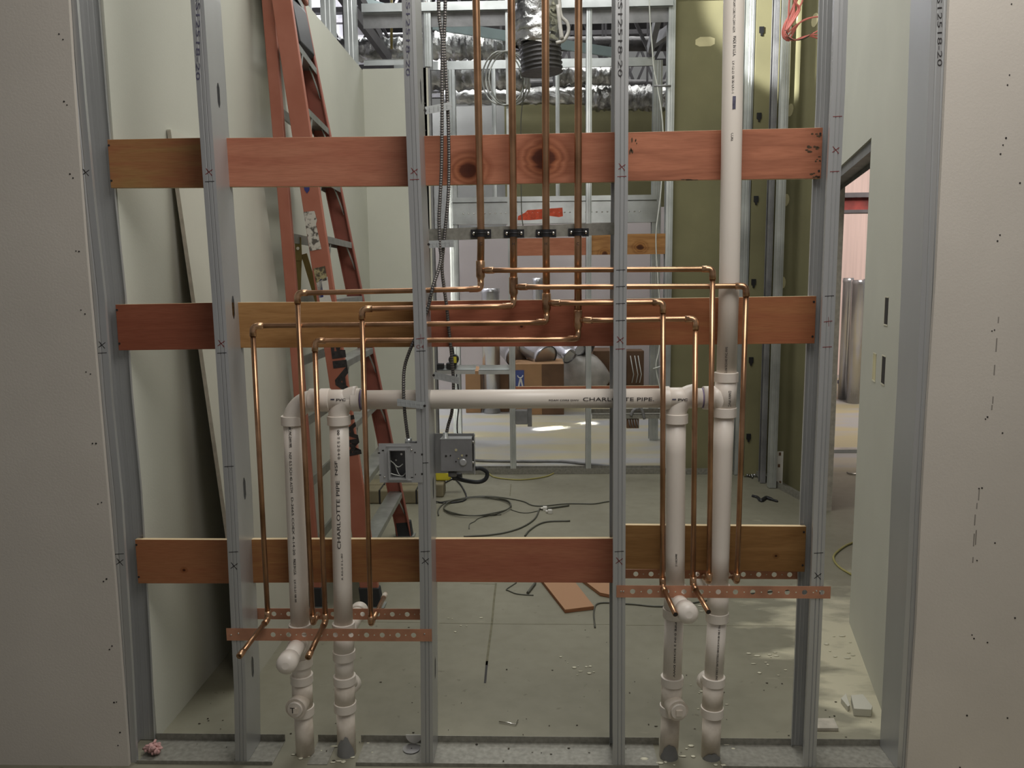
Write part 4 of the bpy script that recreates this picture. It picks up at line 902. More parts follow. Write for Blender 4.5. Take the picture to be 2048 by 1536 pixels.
wire(P8((990, 1235), (900, 1295), (920, 1310), (1000, 1340), (1150, 1352)), .003, 'wire_g', 'thin bent wire just below the red bottom board', grp=FG)
wire(P8((1165, 1240), (1095, 1330)), .007, 'wire_g', 'short dark tube end just below the red bottom board', 'tube', 'tube_scrap')
for (x, y, lab) in ((1090, 1016, 'white cable connector lying on the cable end'), (1100, 1022, 'white cable connector lying beside the cable end')):
    p = FL(x, y, .016); mb = MB(); mb.box(p.x-.014, p.x+.014, p.y-.016, p.y+.016, .0, .026); mb.cyl((p.x-.03, p.y, .014), (p.x-.012, p.y, .014), .007, 8); tag(mb.build('cable_connector', M['white_pl'], None, .003), lab, 'connector', 'connectors')
def slab(px, th, m_, name, lab, cat, grp=None, z0=0.001):
    P = [FL(x, y, z0+th) for x, y in px]; mb = MB(); mb.prism([(p.x, p.y, z0) for p in P], (0, 0, th)); return tag(mb.build(name, m_ if not isinstance(m_, str) else M[m_], None, .0012), lab, cat, grp)
pw = wood('scrap_ply', rgb(150, 92, 62), rgb(188, 142, 108), (), 4.4, rgb(168, 128, 96))
slab([(1060, 1130), (1130, 1219), (1188, 1212), (1120, 1125)], .018, pw, 'plywood_scrap', 'large rectangular plywood offcut lying under the red bottom board', 'wood offcut', 'plywood offcuts')
slab([(1140, 1140), (1200, 1185), (1236, 1192), (1240, 1150)], .018, pw, 'plywood_scrap', 'plywood offcut mostly hidden behind the middle stud', 'wood offcut', 'plywood offcuts')
slab([(1702, 1390), (1726, 1388), (1745, 1412), (1743, 1419), (1708, 1417)], .028, 'dry_sheet', 'drywall_offcut', 'thick pale drywall offcut by the right green wall', 'drywall offcut', 'drywall offcuts')
slab([(1636, 1436), (1668, 1436), (1677, 1456), (1634, 1456)], .012, 'dry_edge', 'drywall_offcut', 'flat drywall offcut on the floor next to the right stud', 'drywall offcut', 'drywall offcuts')
slab([(1682, 1396), (1692, 1386), (1700, 1410), (1696, 1413)], .02, 'dry_sheet', 'drywall_offcut', 'small upright sliver of drywall left of the thick offcut', 'drywall offcut', 'drywall offcuts')
# discs on the track
p = FL(823, 1498, .003); t = MB().tube([(p.x, p.y, .0025), (p.x, p.y, .0055)], .029, 28).build('metal_disc', M['zincdisc'], None); tag(t, 'round steel disc lying flat on the floor track', 'disc', 'discs')
MB().cyl((p.x, p.y, .0055), (p.x, p.y, .0058), .003, 10).build('centre_hole', M['screw'], t)
p = AT(828, 1478, FD-.012); n = 16
t = MB().prism([(p.x+.028*math.cos(PI+PI*k/n), FD-.012, .036+.030*math.sin(PI+PI*k/n)) for k in range(n+1)], (0, .002, 0)).build('half_disc', M['white_pl']); tag(t, 'pale half disc standing against the back lip of the floor track', 'disc', 'discs')
# bent pipe hanger, tie strap, pink insulation
o = MB().tube([FL(x, y, .006) for x, y in ((998, 1443), (1015, 1445), (1031, 1449), (1036, 1440))], .0022, 6).build('bent_nail', M['zinc']); tag(o, 'bent shiny rod scrap lying on the floor in the middle bay', 'scrap')
t = MB().tube(smooth([FL(x, y, .006) for x, y in ((1505, 992), (1515, 995), (1522, 1002), (1532, 996), (1545, 1000), (1556, 1003))], 5), [.012]*10+[.016]*10+[.010]*5+[.004], 6).build('black_strap', M['black']); tag(t, 'crumpled black strap on the floor near the olive wall', 'strap')
mb = MB(); p = AT(306, 1489, .05)
for k in range(26): mb.ball((p.x+random.uniform(-.022, .022), .05+random.uniform(-.02, .02), .02+random.uniform(-.008, .018)), random.uniform(.005, .012), 7, 5, (random.uniform(.5, 1.8), random.uniform(.5, 1.6), random.uniform(.4, 1.2)))
tag(mb.build('insulation_tuft', M['pinkins']), 'tuft of pink insulation at the foot of the leftmost stud', 'insulation')
# concrete joints, crack and litter (part of the slab surface)
fl = bpy.data.objects['floor']
def strip(px, w_, m_, nm):
    P = [FL(x, y, .0006) for x, y in px]; mb = MB()
    for a, b in zip(P, P[1:]):
        d = (b-a).normalized(); n_ = Vector((-d.y, d.x, 0))*w_/2; mb.hexa([a-n_-Vector((0, 0, .0005)), b-n_-Vector((0, 0, .0005)), b+n_-Vector((0, 0, .0005)), a+n_-Vector((0, 0, .0005)), a-n_, b-n_, b+n_, a+n_])
    mb.build(nm, M[m_], fl)
jm = mat('joint_line', rgb(112, 108, 88), .9, 0, .1, 30); M['jm'] = jm
strip([(878, 1246), (1040, 1248), (1222, 1249)], .003, 'jm', 'slab_joint'); strip([(1252, 1250), (1600, 1252)], .003, 'jm', 'slab_joint'); strip([(700, 1243), (846, 1245)], .003, 'jm', 'slab_joint')
strip([(992, 1166), (988, 1200), (984, 1245), (978, 1290), (973, 1330)], .010, 'jm', 'floor_crack'); strip([(974, 1322), (970, 1366)], .009, 'screw', 'floor_crack'); strip([(940, 1167), (992, 1168)], .006, 'jm', 'floor_crack')
strip([(1022, 968), (1020, 992)], .006, 'jm', 'slab_joint')
mb = MB()
for k in range(110):
    r_ = random.random()
    if r_ < .75: x, y = random.uniform(300, 1780), random.triangular(1300, 1534, 1500)
    else: x, y = random.uniform(520, 1650), random.uniform(1180, 1450)
    p = FL(x, y, .002); s_ = random.uniform(.0012, .0036)
    if -.05 < p.y < .14: p.z = .004
    mb.ball(p, s_, 6, 3, (random.uniform(.6, 2.2), random.uniform(.6, 1.6), .35))
tag(mb.build('floor_litter', M['debris']), 'dark crumbs and metal shavings scattered over the floor and track', 'litter', None, 'stuff')
mb = MB()
for k in range(90):
    x, y = random.choice(((1170, 1330, 40, 26), (1410, 1210, 30, 10), (1540, 1320, 60, 40), (1420, 1395, 90, 40), (1680, 1300, 30, 60), (900, 1247, 60, 14), (600, 1500, 30, 16), (690, 1505, 30, 14), (1340, 1512, 40, 12), (1420, 1510, 30, 12)))[:2]; 
    x += random.gauss(0, 28); y += random.gauss(0, 14); p = FL(x, min(y, 1530), .002); mb.ball(p, random.uniform(.003, .009), 6, 3, (random.uniform(.6, 2.4), random.uniform(.5, 1.3), .15))
tag(mb.build('gypsum_flakes', M['dust']), 'pale gypsum flakes and plaster crumbs on the floor', 'litter', None, 'stuff')
# ================================================================ FAR FRAME AT THE BACK OF THE ROOM
FY = 3.92
def fx_(x, y=500, Y=FY): return AT(x, y, Y).x
def far_stud(x0, x1, z0, z1, Y0, lab, s=-1, m_='steel_far', y=500, grp='back frame studs', dep=.09):
    a, b = AT(x0, y, Y0).x, AT(x1, y, Y0).x
    xw = b if s < 0 else a
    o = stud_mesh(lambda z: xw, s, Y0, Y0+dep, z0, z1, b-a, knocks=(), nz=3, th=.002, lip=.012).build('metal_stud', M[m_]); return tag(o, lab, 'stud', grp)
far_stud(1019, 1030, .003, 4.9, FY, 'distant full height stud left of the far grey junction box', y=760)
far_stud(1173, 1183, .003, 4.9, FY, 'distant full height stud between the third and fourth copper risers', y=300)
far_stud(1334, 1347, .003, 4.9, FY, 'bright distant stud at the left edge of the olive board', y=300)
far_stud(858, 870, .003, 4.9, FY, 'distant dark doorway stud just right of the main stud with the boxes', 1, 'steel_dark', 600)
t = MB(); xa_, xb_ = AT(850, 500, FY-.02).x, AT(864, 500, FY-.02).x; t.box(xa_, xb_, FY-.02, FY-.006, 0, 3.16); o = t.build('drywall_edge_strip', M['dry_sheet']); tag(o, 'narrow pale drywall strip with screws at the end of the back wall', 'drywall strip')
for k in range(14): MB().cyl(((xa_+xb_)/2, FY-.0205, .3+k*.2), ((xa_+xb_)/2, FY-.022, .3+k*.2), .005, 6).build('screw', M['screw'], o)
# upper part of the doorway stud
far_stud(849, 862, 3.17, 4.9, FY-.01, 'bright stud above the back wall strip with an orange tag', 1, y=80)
# top header of the far frame
za, zb_ = AT(900, 24, FY).z, AT(900, 6, FY).z
t = thing('frame_header', (0, FY, za), 'long bright metal header track high across the back frame', 'header')
mb = MB(); mb.box(-.97, 1.36, FY-.03, FY-.027, za, zb_); mb.box(-.97, 1.36, FY-.03, FY+.1, za, za+.003); mb.build('top_track', M['steel_far'], t)
MB().box(-.97, 1.36, FY+.02, FY+.024, za-.10, za+.002).build('lower_flange', M['steel_dark'], t)
zc_ = AT(780, 126, FY).z; mb = MB(); mb.box(-.97, AT(815, 126, FY).x, FY-.01, FY-.006, zc_-.018, zc_+.022); mb.box(-.97, AT(815, 126, FY).x, FY-.01, FY+.09, zc_+.02, zc_+.024); tag(mb.build('wall_cap_track', M['steel_far']), 'short metal track just above the back left drywall', 'track')
# floor track of the far frame
mb = MB(); mb.box(AT(925, 940, FY).x, 1.37, FY-.004, FY, .001, .045); mb.box(AT(925, 940, FY).x, 1.37, FY, FY+.09, .001, .004); mb.box(AT(925, 940, FY).x, 1.37, FY+.09, FY+.094, .001, .045); tag(mb.build('floor_track', M['spangle']), 'dusty metal floor track under the far open frame', 'track', 'far floor tracks')
mb = MB(); mb.box(1.375, 2.06, FY-.03, FY-.026, .001, .05); mb.box(1.375, 2.06, FY-.026, FY+.03, .001, .004); tag(mb.build('floor_track', M['spangle']), 'metal floor track along the foot of the olive board', 'track', 'far floor tracks')
mb = MB(); A_, B_ = Vector((2.205, 2.98, 0)), Vector((2.03, 3.90, 0)); mb.bar(A_+Vector((0, 0, .025)), B_+Vector((0, 0, .025)), .004, .05); mb.bar(A_+Vector((.05, 0, .003)), B_+Vector((.05, 0, .003)), .1, .004); tag(mb.build('floor_track', M['spangle']), 'metal floor track along the slanting olive wall by the doorway', 'track', 'far floor tracks')
# blocking in the far frame
def blocking(x0, x1, y, lab, m_='steel_far'):
    a, b = AT(x0, y, FY), AT(x1, y, FY); mb = MB(); mb.box(a.x, b.x, FY, FY+.003, a.z-.035, a.z); mb.box(a.x, b.x, FY, FY+.09, a.z-.003, a.z); mb.box(a.x, b.x, FY+.087, FY+.09, a.z, a.z+.03); return tag(mb.build('metal_blocking', M[m_]), lab, 'blocking', 'metal blocking pieces')
blocking(872, 950, 740, 'metal blocking shelf with the tape measure on it'); blocking(957, 1019, 740, 'metal blocking shelf right of the tape measure shelf')
blocking(1184, 1334, 829, 'low metal blocking in front of the distant wiring box', 'spangle')
a = AT(900, 738, FY+.02); t = thing('tape_measure', (a.x, FY+.04, a.z), 'black and yellow tape measure on the metal blocking shelf', 'tape measure')
MB().box(a.x-.03, a.x+.05, FY+.01, FY+.07, a.z, a.z+.05).build('base', M['black'], t, .008); MB().cyl((a.x+.03, FY+.01, a.z+.075), (a.x+.03, FY+.07, a.z+.075), .04, 16).build('case', M['black'], t)
MB().box(a.x+.025, a.x+.055, FY+.006, FY+.01, a.z+.05, a.z+.1).build('yellow_panel', M['yellow'], t)
MB().box(a.x-.12, a.x-.05, FY+.01, FY+.06, a.z, a.z+.045).build('blade_case', M['black'], t, .006)
# wood boards in the far frame
for (x0, x1, y0, y1, cc, kn_, lab) in ((1033, 1174, 477, 510, ((cR1), (cR2)), (), 'distant reddish board behind the third copper riser'), (1183, 1334, 469, 508, (rgb(146, 96, 50), rgb(178, 124, 70)), ((AT(1281, 494, FY).x, AT(1281, 494, FY).z, .032), (AT(1210, 508, FY).x, AT(1210, 508, FY).z, .03)), 'distant tan board with a dark knot right of the fourth stud'),
                                       (1022, 1334, 773, 806, (cR1, cR2), (), 'distant red board just hidden behind the horizontal white pipe')):
    a, b = AT(x0, y0, FY+.03), AT(x1, y1, FY+.03); tag(MB().box(a.x, b.x, FY+.02, FY+.038, b.z, a.z).build('backing_board', wood('far_wood_%d' % x0 if y0 < 700 else 'far_wood_low', cc[0], cc[1], kn_, x0*.01)), lab, 'board', 'far plywood boards')
# junction boxes in the far frame
a, b = AT(1031, 821, FY-.02), AT(1055, 849, FY-.02); t = thing('junction_box', (a.x, FY, b.z), 'small distant grey junction box on the far stud', 'electrical box')
MB().box(a.x, b.x, FY-.02, FY+.05, b.z, a.z).build('box_body', M['steel_dark'], t, .004); MB().box(b.x, b.x+.035, FY+.048, FY+.052, b.z-.03, a.z+.03).build('mounting_bracket', M['steel_dark'], t)
a, b = AT(1254, 839, FY), AT(1278, 857, FY); t = thing('wiring_box', (a.x, FY, b.z), 'distant open wiring box with dark wires below the right of the white pipe', 'electrical box')
MB().box(a.x, b.x, FY+.01, FY+.05, b.z, a.z).build('box_body', M['card_dark'], t)
for k in range(4): xx = lerp(a.x, b.x, .15+.22*k); MB().tube([(xx, FY, a.z), (xx+.005, FY-.005, (a.z+b.z)/2), (xx+.015, FY, b.z+.01)], .004, 6).build('wire', M['steel_dark'], t)
for pts in (((1262, 832), (1266, 822), (1274, 816)), ((1272, 818), (1281, 816), (1286, 826), (1289, 838))): MB().tube(smooth([AT(x, y, FY) for x, y in pts], 5), .012, 8).build('cable_whip', M['steel_dark'], t)
# studs of the olive right-hand wall
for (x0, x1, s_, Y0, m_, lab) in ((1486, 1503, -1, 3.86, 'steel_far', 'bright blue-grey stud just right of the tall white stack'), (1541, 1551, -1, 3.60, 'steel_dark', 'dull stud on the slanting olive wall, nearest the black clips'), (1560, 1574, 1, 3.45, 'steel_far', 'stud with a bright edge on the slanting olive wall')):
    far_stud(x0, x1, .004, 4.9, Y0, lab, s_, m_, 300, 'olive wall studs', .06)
xw = AT(1506, 300, 3.8).x; xw2 = AT(1540, 300, 3.8).x
o = MB().box(xw, xw2, 3.80, 3.815, 0.006, 4.9).build('board_strip', M['olive']); tag(o, 'tall narrow olive board strip with a row of black clips', 'board strip')
for (x, y) in ((1523, 62), (1518, 234), (1512, 400), (1507, 566), (1502, 722), (1497, 875)):
    p = AT(x, y, 3.798); o = MB().prism([(p.x-.017, 3.792, p.z+.03), (p.x+.017, 3.792, p.z+.03), (p.x+.017, 3.792, p.z-.012), (p.x+.008, 3.792, p.z-.018), (p.x+.008, 3.792, p.z-.034), (p.x-.006, 3.792, p.z-.034), (p.x-.006, 3.792, p.z-.018), (p.x-.017, 3.792, p.z-.012)], (0, .008, 0)).build('black_clip', M['black'], o if False else bpy.data.objects['board_strip'])
p = FL(1557, 972); mb = MB(); x0_ = AT(1544, 900, 3.5).x; x1_ = AT(1567, 900, 3.5).x; zt_ = AT(1555, 903, 3.5).z
t = mb.box(x0_, x1_, 3.5, 3.506, .006, zt_).build('perforated_plate', M['white_pl']); tag(t, 'pale punched metal plate standing at the foot of the olive wall', 'plate')
for (u_, v_) in ((.2, .93), (.7, .93), (.65, .6), (.12, .42), (.2, .1), (.8, .12)): xx, zz = lerp(x0_, x1_, u_), zt_*v_; MB().box(xx-.008, xx+.008, 3.498, 3.4998, zz-.012, zz+.012).build('slot', M['card_dark'], t)
p = FL(1508, 956); mb = MB()
for k in range(8): mb.ball((p.x+random.uniform(-.05, .05), p.y+random.uniform(-.03, .03), .014), random.uniform(.01, .018), 6, 4)
tag(mb.build('crumpled_foil', M['foil']), 'scrap of crumpled foil in the corner by the olive wall', 'scrap')
# bundle of long cartons and yellow handle near the back wall
M['carton_dull'] = mat('dull_wrapping', rgb(120, 112, 88), .7, 0, .1, 6)
for k, (y_, z_, lab) in enumerate(((3.05, 0, 'nearest long wrapped carton on the floor beside the ladder'), (3.22, 0, 'rear long wrapped carton on the floor beside the ladder'),)):
    t = MB().box(-.92, -.40+.05*k, y_+.18*0, y_+.15, z_+.001, z_+.10).build('long_carton', M['carton_dull'], None, .01); tag(t, lab, 'carton', 'long cartons')
    for xx in (-.78, -.52): MB().box(xx-.006, xx+.006, y_-.002, y_+.152, z_+.0005, z_+.102).build('band', M['black'], t)
p = FL(888, 962, .102); t = thing('extension_reel', (p.x, p.y, .102), 'yellow handled tool with black cord lying on the wrapped cartons', 'tool')
MB().prism([(p.x-.06, p.y, .103), (p.x+.04, p.y, .103), (p.x+.07, p.y, .15), (p.x-.04, p.y, .19), (p.x-.07, p.y, .18)], (0, .05, 0)).build('handle', M['yellow'], t, .01); MB().box(p.x+.06, p.x+.13, p.y, p.y+.07, .103, .16).build('body', M['black'], t, .01)
MB().tube(smooth([FL(x, y, .006) for x, y in ((905, 952), (925, 975), (930, 1000), (880, 1005), (860, 990), (900, 960), (925, 958))], 6), .006, 6).build('cord', M['black'], t)
# ================================================================ SECOND FRAME AND FAR ROOM
SY = 5.25
far_stud(896, 912, .003, 3.53, SY, 'bright left jamb stud of the distant second frame', 1, y=300, grp='second frame studs'); far_stud(1306, 1323, .003, 3.53, SY, 'ribbed right jamb stud of the distant second frame', -1, y=300, grp='second frame studs')
far_stud(985, 992, 2.32, 3.5, SY, 'short stud above the sprayed header, behind the left copper riser', 1, y=300, grp='second frame studs'); far_stud(1112, 1119, 2.32, 3.5, SY, 'short stud above the sprayed header, between the two right risers', -1, y=300, grp='second frame studs')
a, b = AT(912, 130, SY), AT(1340, 110, SY); mb = MB(); mb.box(-.97, 1.42, SY-.004, SY, a.z-.04, a.z+.035); mb.box(-.97, 1.42, SY, SY+.09, a.z+.03, a.z+.034); tag(mb.build('second_frame_top_track', M['steel_far']), 'bright top track of the distant second frame', 'track')
a, b = AT(905, 402, SY), AT(1312, 444, SY); t = thing('box_header', (a.x, SY, b.z), 'distant boxed steel door header with orange spray paint', 'header')
mb = MB(); mb.box(a.x, b.x, SY-.006, SY-.002, b.z+.02, a.z-.02); mb.box(a.x, b.x, SY-.02, SY+.09, a.z-.02, a.z-.016); mb.box(a.x, b.x, SY-.02, SY-.016, a.z-.02, a.z+.03); mb.box(a.x, b.x, SY-.016, SY+.09, b.z, b.z+.03); mb.build('header_box', M['steel_far'], t)
for k in range(34): xx = a.x+.1+k*.05; MB().ball((xx, SY-.006, (a.z+b.z)/2-.01), .008, 6, 4, (1.2, .4, .8)).build('dimple', M['zinc'], t)
P = [AT(x, y, SY-.0225) for x, y in ((1035, 440), (1036, 432), (1050, 425), (1055, 420), (1125, 415), (1126, 432), (1118, 434), (1090, 430), (1086, 438), (1060, 440))]
MB().prism([(p.x, SY-.0085, p.z) for p in P], (0, .001, 0)).build('spray_paint', M['red_tag'], t)
# orange tag on upper stud
p = AT(853, 12, FY-.02); t = MB().prism([(p.x-.02, p.y-.004, p.z-.03), (p.x+.02, p.y-.004, p.z-.022), (p.x+.028, p.y-.004, p.z+.01), (p.x-.005, p.y-.004, p.z+.03), (p.x-.025, p.y-.004, p.z+.005)], (0, .006, 0)).build('orange_tag', M['red_tag']); tag(t, 'small orange tag on the stud above the back wall', 'tag')
# boxes, ducts and bags stored in the far room
def upright_duct(x, ytop, ybase, w_px, lab, m_='duct', Y=None, grp='silver ducts'):
    p = FL(x, ybase) if Y is None else Vector((AT(x, 600, Y).x, Y, 0)); zt_ = AT(x, ytop, p.y).z; r_ = w_px/2*(p.y+2.4)/1600
    o = MB().tube([(p.x, p.y+r_, .001), (p.x, p.y+r_, zt_-.06), (p.x, p.y+r_, zt_-.05), (p.x, p.y+r_, zt_)], [r_, r_, r_*1.05, r_*1.05], 24).build('duct_section', M[m_]); return tag(o, lab, 'duct', grp)
upright_duct(983, 577, 828, 36, 'upright silver duct left of the blue printed carton'); upright_duct(1076, 556, 0, 22, 'thin upright silver duct rising behind the cartons', Y=7.6)
for (x, w_, yt, yb, lab) in ((1690, 20, 556, 800, 'leftmost silver duct standing through the doorway'), (1712, 26, 560, 808, 'middle silver duct standing through the doorway'), (1733, 24, 558, 803, 'silver duct beside the green wall edge, through the doorway')):
    upright_duct(x, yt, yb, w_, lab, grp='ducts in the next room')
p = FL(1686, 796); t = thing('bucket', (p.x, p.y, 0), 'white bucket with blue lid through the doorway', 'bucket'); r_ = 11*(p.y+2.4)/1600; zt_ = AT(1686, 767, p.y).z
MB().tube([(p.x, p.y, .001), (p.x, p.y, zt_)], [r_*.85, r_], 20).build('pail', M['white_pl'], t); MB().tube([(p.x, p.y, zt_), (p.x, p.y, zt_+.04)], r_*1.06, 20).build('lid', M['blue'], t)
def carton(x0, x1, yb, yt, dep, m_, lab, dy=0.):
    p0, p1 = FL(x0, yb), FL(x1, yb); Y0 = p0.y+dy; p1 = AT(x1, yb, Y0); z_ = AT(x0, yt, Y0).z; o = MB().box(AT(x0, yb, Y0).x, p1.x, Y0, Y0+dep, .001, z_).build('carton', M[m_], None, .004); return tag(o, lab, 'carton', 'stored cartons'), (AT(x0, yb, Y0).x, p1.x, Y0, z_)
o, (cx0, cx1, cy0, cz) = carton(1030, 1128, 830, 728, .6, 'card', 'cardboard carton with blue print and ducts on top')
xm = lerp(cx0, cx1, .02); MB().box(cx0+.01, cx0+.11, cy0-.003, cy0-.001, cz*.42, cz*.88).build('blue_print', M['blue_lbl'], o)
MB().prism([(lerp(cx0, cx1, u_), cy0-.004, cz*v_) for u_, v_ in ((.04, .46), (.07, .46), (.12, .66), (.17, .46), (.20, .46), (.14, .72), (.10, .72))], (0, .001, 0)).build('white_mark', M['white_pl'], o)
MB().tube([(cx0+.065+.03*math.cos(PI+PI*k/8), cy0-.004, cz*.78+.03*math.sin(PI+PI*k/8)) for k in range(9)], .006, 6).build('white_mark', M['white_pl'], o)
MB().box(lerp(cx0, cx1, .55), cx1, cy0-.004, cy0-.001, .004, cz-.004).build('dark_side', M['card_dark'], o)
carton(932, 962, 826, 742, .5, 'card', 'plain cardboard carton left of the upright silver duct'); carton(997, 1018, 824, 740, .4, 'card_dark', 'narrow dark carton right of the upright silver duct')
carton(1186, 1238, 815, 702, .5, 'card_dark', 'tall dark brown carton behind the pale bag', .6)
o, (wx0, wx1, wy0, wz) = carton(1253, 1287, 815, 702, .3, 'card_dark', 'brown framed panel standing at the right of the cartons', .8)
for u_ in (.3, .55, .75): MB().tube([(lerp(wx0, wx1, u_), wy0-.006, .2), (lerp(wx0, wx1, u_+.1), wy0-.006, wz*.5), (lerp(wx0, wx1, u_-.1), wy0-.006, wz*.9)], .006, 6).build('strap', M['wire_w'], o)
def lying_duct(a, b, Y, r_, lab):
    A_, B_ = AT(*a, Y), AT(*b, Y-.25); d = (B_-A_).normalized(); o = MB(); o.tube([A_, B_-d*.06, B_-d*.05, B_], [r_, r_, r_*1.06, r_*1.06], 24, cap=False); o.tube([B_-d*.01, B_-d*.009], r_*.98, 24); o.tube([A_, B_], r_*.94, 24, cap=False)
    tag(o.build('duct_section', M['duct']), lab, 'duct', 'loose silver ducts')
zt = .10
lying_duct((1060, 690), (1092, 716), 7.3, .15, 'short silver duct elbow lying on the carton with its open end down'); lying_duct((1012, 690), (1034, 712), 7.5, .14, 'silver duct lying behind the left side of the carton'); lying_duct((1128, 684), (1160, 700), 7.6, .07, 'thin silver duct on the pile beside the carton'); lying_duct((1100, 680), (1140, 712), 7.7, .10, 'silver duct in the middle of the pile')
for (x, y, r_, m_, sc, lab) in ((1163, 790, .31, 'plastic_bag', (1.15, .7, 1.0), 'large pale plastic bag beside the carton'), (1160, 735, .15, 'foil', (1.3, .8, .8), 'crumpled silver bag on top of the pale bag')):
    p = AT(x, y, 7.75); zz = r_*sc[2]+.001 if m_ != 'foil' else .62+r_*sc[2]*.8; o = MB().ball((p.x, p.y, zz), r_, 24, 16, sc)
    for i, v_ in enumerate(o.v): k_ = 1+.05*math.sin(v_[0]*31+v_[2]*23); o.v[i] = (p.x+(v_[0]-p.x)*k_, p.y+(v_[1]-p.y)*k_, zz+(v_[2]-zz)*k_)
    tag(o.build('plastic_bag', M[m_]), lab, 'bag', 'bags')
tag(MB().tube(smooth([FL(x, y, .012) for x, y in P8((560, 90), (700, 100), (1080, 105), (1400, 105), (1600, 125), (1850, 150), (2000, 158))], 5), .012, 8).build('grey_conduit', M['steel_dark']), 'long grey conduit lying on the slab beyond the far frame', 'conduit')
tag(MB().tube(smooth([AT(x, y, 4.6) for x, y in ((905, 690), (912, 740), (918, 800), (914, 850), (917, 880), (923, 915))], 5), .006, 6).build('power_cord', M['black']), 'thin black cord hanging by the second frame', 'cord')
# red beam and frame pieces seen through the doorway
a, b = AT(1690, 386, 6.5), AT(1690, 424, 6.5); rb = MB().box(a.x-.3, a.x+1.6, 6.5, 6.6, b.z+.02, a.z-.05).build('red_beam', M['red_beam']); tag(rb, 'dark red painted beam seen through the doorway', 'beam'); MB().box(a.x-.3, a.x+1.6, 6.47, 6.62, a.z-.05, a.z).box(a.x-.3, a.x+1.6, 6.47, 6.62, b.z-.012, b.z+.02).build('flange', M['joist'], rb)
for k, (y_, lab) in enumerate(((906, 'pale floor track across the next room'),)):
    p = FL(1690, y_); tag(MB().box(p.x-.4, p.x+1.8, p.y, p.y+.09, .001, .03).build('floor_track', M['steel_far']), lab, 'track')
p = FL(1716, 946); tag(MB().tube(smooth([FL(x, y, .008) for x, y in ((1694, 945), (1706, 948), (1722, 947), (1735, 944))], 4), .006, 6).build('wire_scrap', M['zinc']), 'shiny wire scrap on the floor of the next room', 'scrap')
# ================================================================ CEILING SPACE
def joist(Y, z, x0, x1, dep, lab, npan=14):
    t = thing('bar_joist', (x0, Y, z), lab, 'roof joist', 'open web roof joists')
    MB().box(x0, x1, Y-.04, Y+.04, z, z+.05).build('bottom_chord', M['joist'], t); MB().box(x0, x1, Y-.04, Y+.04, z+dep, z+dep+.05).build('top_chord', M['joist'], t)
    mb = MB(); w_ = (x1-x0)/npan
    for k in range(npan): mb.bar((x0+k*w_, Y, z+.03), (x0+(k+.5)*w_, Y, z+dep), .03, .03); mb.bar((x0+(k+.5)*w_, Y, z+dep), (x0+(k+1)*w_, Y, z+.03), .03, .03)
    mb.build('web_bars', M['joist'], t)
joist(5.9, AT(1200, 128, 5.9).z-.02, -3, 4, .55, 'nearest open web roof joist above the second frame'); joist(7.4, AT(1200, 178, 7.4).z, -3, 4, .6, 'second open web roof joist, level with the foil ducts'); joist(9.0, 4.05, -3, 4, .6, 'farthest open web roof joist')
for k, (Y, z) in enumerate(((6.6, 4.75), (8.0, 4.75))): joist(Y, z, -3, 4, .5, ('high roof joist against the dark deck' if k == 0 else 'high rear roof joist near the far wall'))
def foil_duct(x0, x1, y, Y, r_, lab, m_='foil', wr=.06):
    a, b = AT(x0, y, Y), AT(x1, y, Y); n = 40; mb = MB(); path = [a.lerp(b, k/n) for k in range(n+1)]; mb.tube(path, [r_*(1+random.uniform(-wr, wr)) for _ in path], 20)
    for i, v_ in enumerate(mb.v): mb.v[i] = (v_[0], v_[1]+random.uniform(-1, 1)*r_*wr*2.6, v_[2]+random.uniform(-1, 1)*r_*wr*2.6)
    o = tag(mb.build('wrapped_duct', M[m_]), lab, 'duct', 'wrapped ducts in the ceiling space')
    for u_ in (.22, .78):
        c = a.lerp(b, u_); MB().box(c.x-.012, c.x+.012, c.y+r_*.2, c.y+r_*.2+.003, c.z+r_*.6, 5.6).build('hanger_strap', M['joist'], o)
    return o
foil_duct(640, 862, 100, 5.4, .10, 'foil wrapped duct above the back left drywall'); foil_duct(800, 1060, 150, 6.5, .15, 'foil wrapped duct behind the two left risers'); foil_duct(890, 1170, 192, 7.0, .09, 'long foil wrapped duct above the olive panels'); foil_duct(1110, 1240, 148, 6.8, .12, 'foil wrapped duct behind the right riser'); foil_duct(1170, 1330, 196, 7.0, .13, 'foil wrapped duct right of the lettered stud'); foil_duct(848, 1010, 92, 5.6, .12, 'crumpled foil duct right of the boxed stud')
foil_duct(735, 1100, 78, 6.2, .06, 'dark insulated pipe crossing above the foil ducts', 'duct_dark', .01); foil_duct(1080, 1400, 88, 6.2, .07, 'dark insulated pipe at the right of the ceiling space', 'duct_dark', .01); foil_duct(700, 1400, 168, 7.2, .05, 'long dark insulated pipe between the foil ducts', 'duct_dark', .01); foil_duct(880, 1060, 55, 7.0, .09, 'dark pipe high behind the sloping beam', 'duct_dark', .01)
A_, B_ = AT(860, 48, 4.9), AT(1245, 108, 5.6); tag(MB().bar(A_, B_, .03, .085).build('sloping_beam', M['beam_blue']), 'pale blue-grey sloping steel member high behind the risers', 'beam')
A_, B_ = AT(730, 6, 5.2), AT(800, 24, 5.9); tag(MB().bar(A_, B_, .03, .08).build('sloping_beam', M['beam_blue']), 'short pale steel member at the upper left of the ceiling space', 'beam')
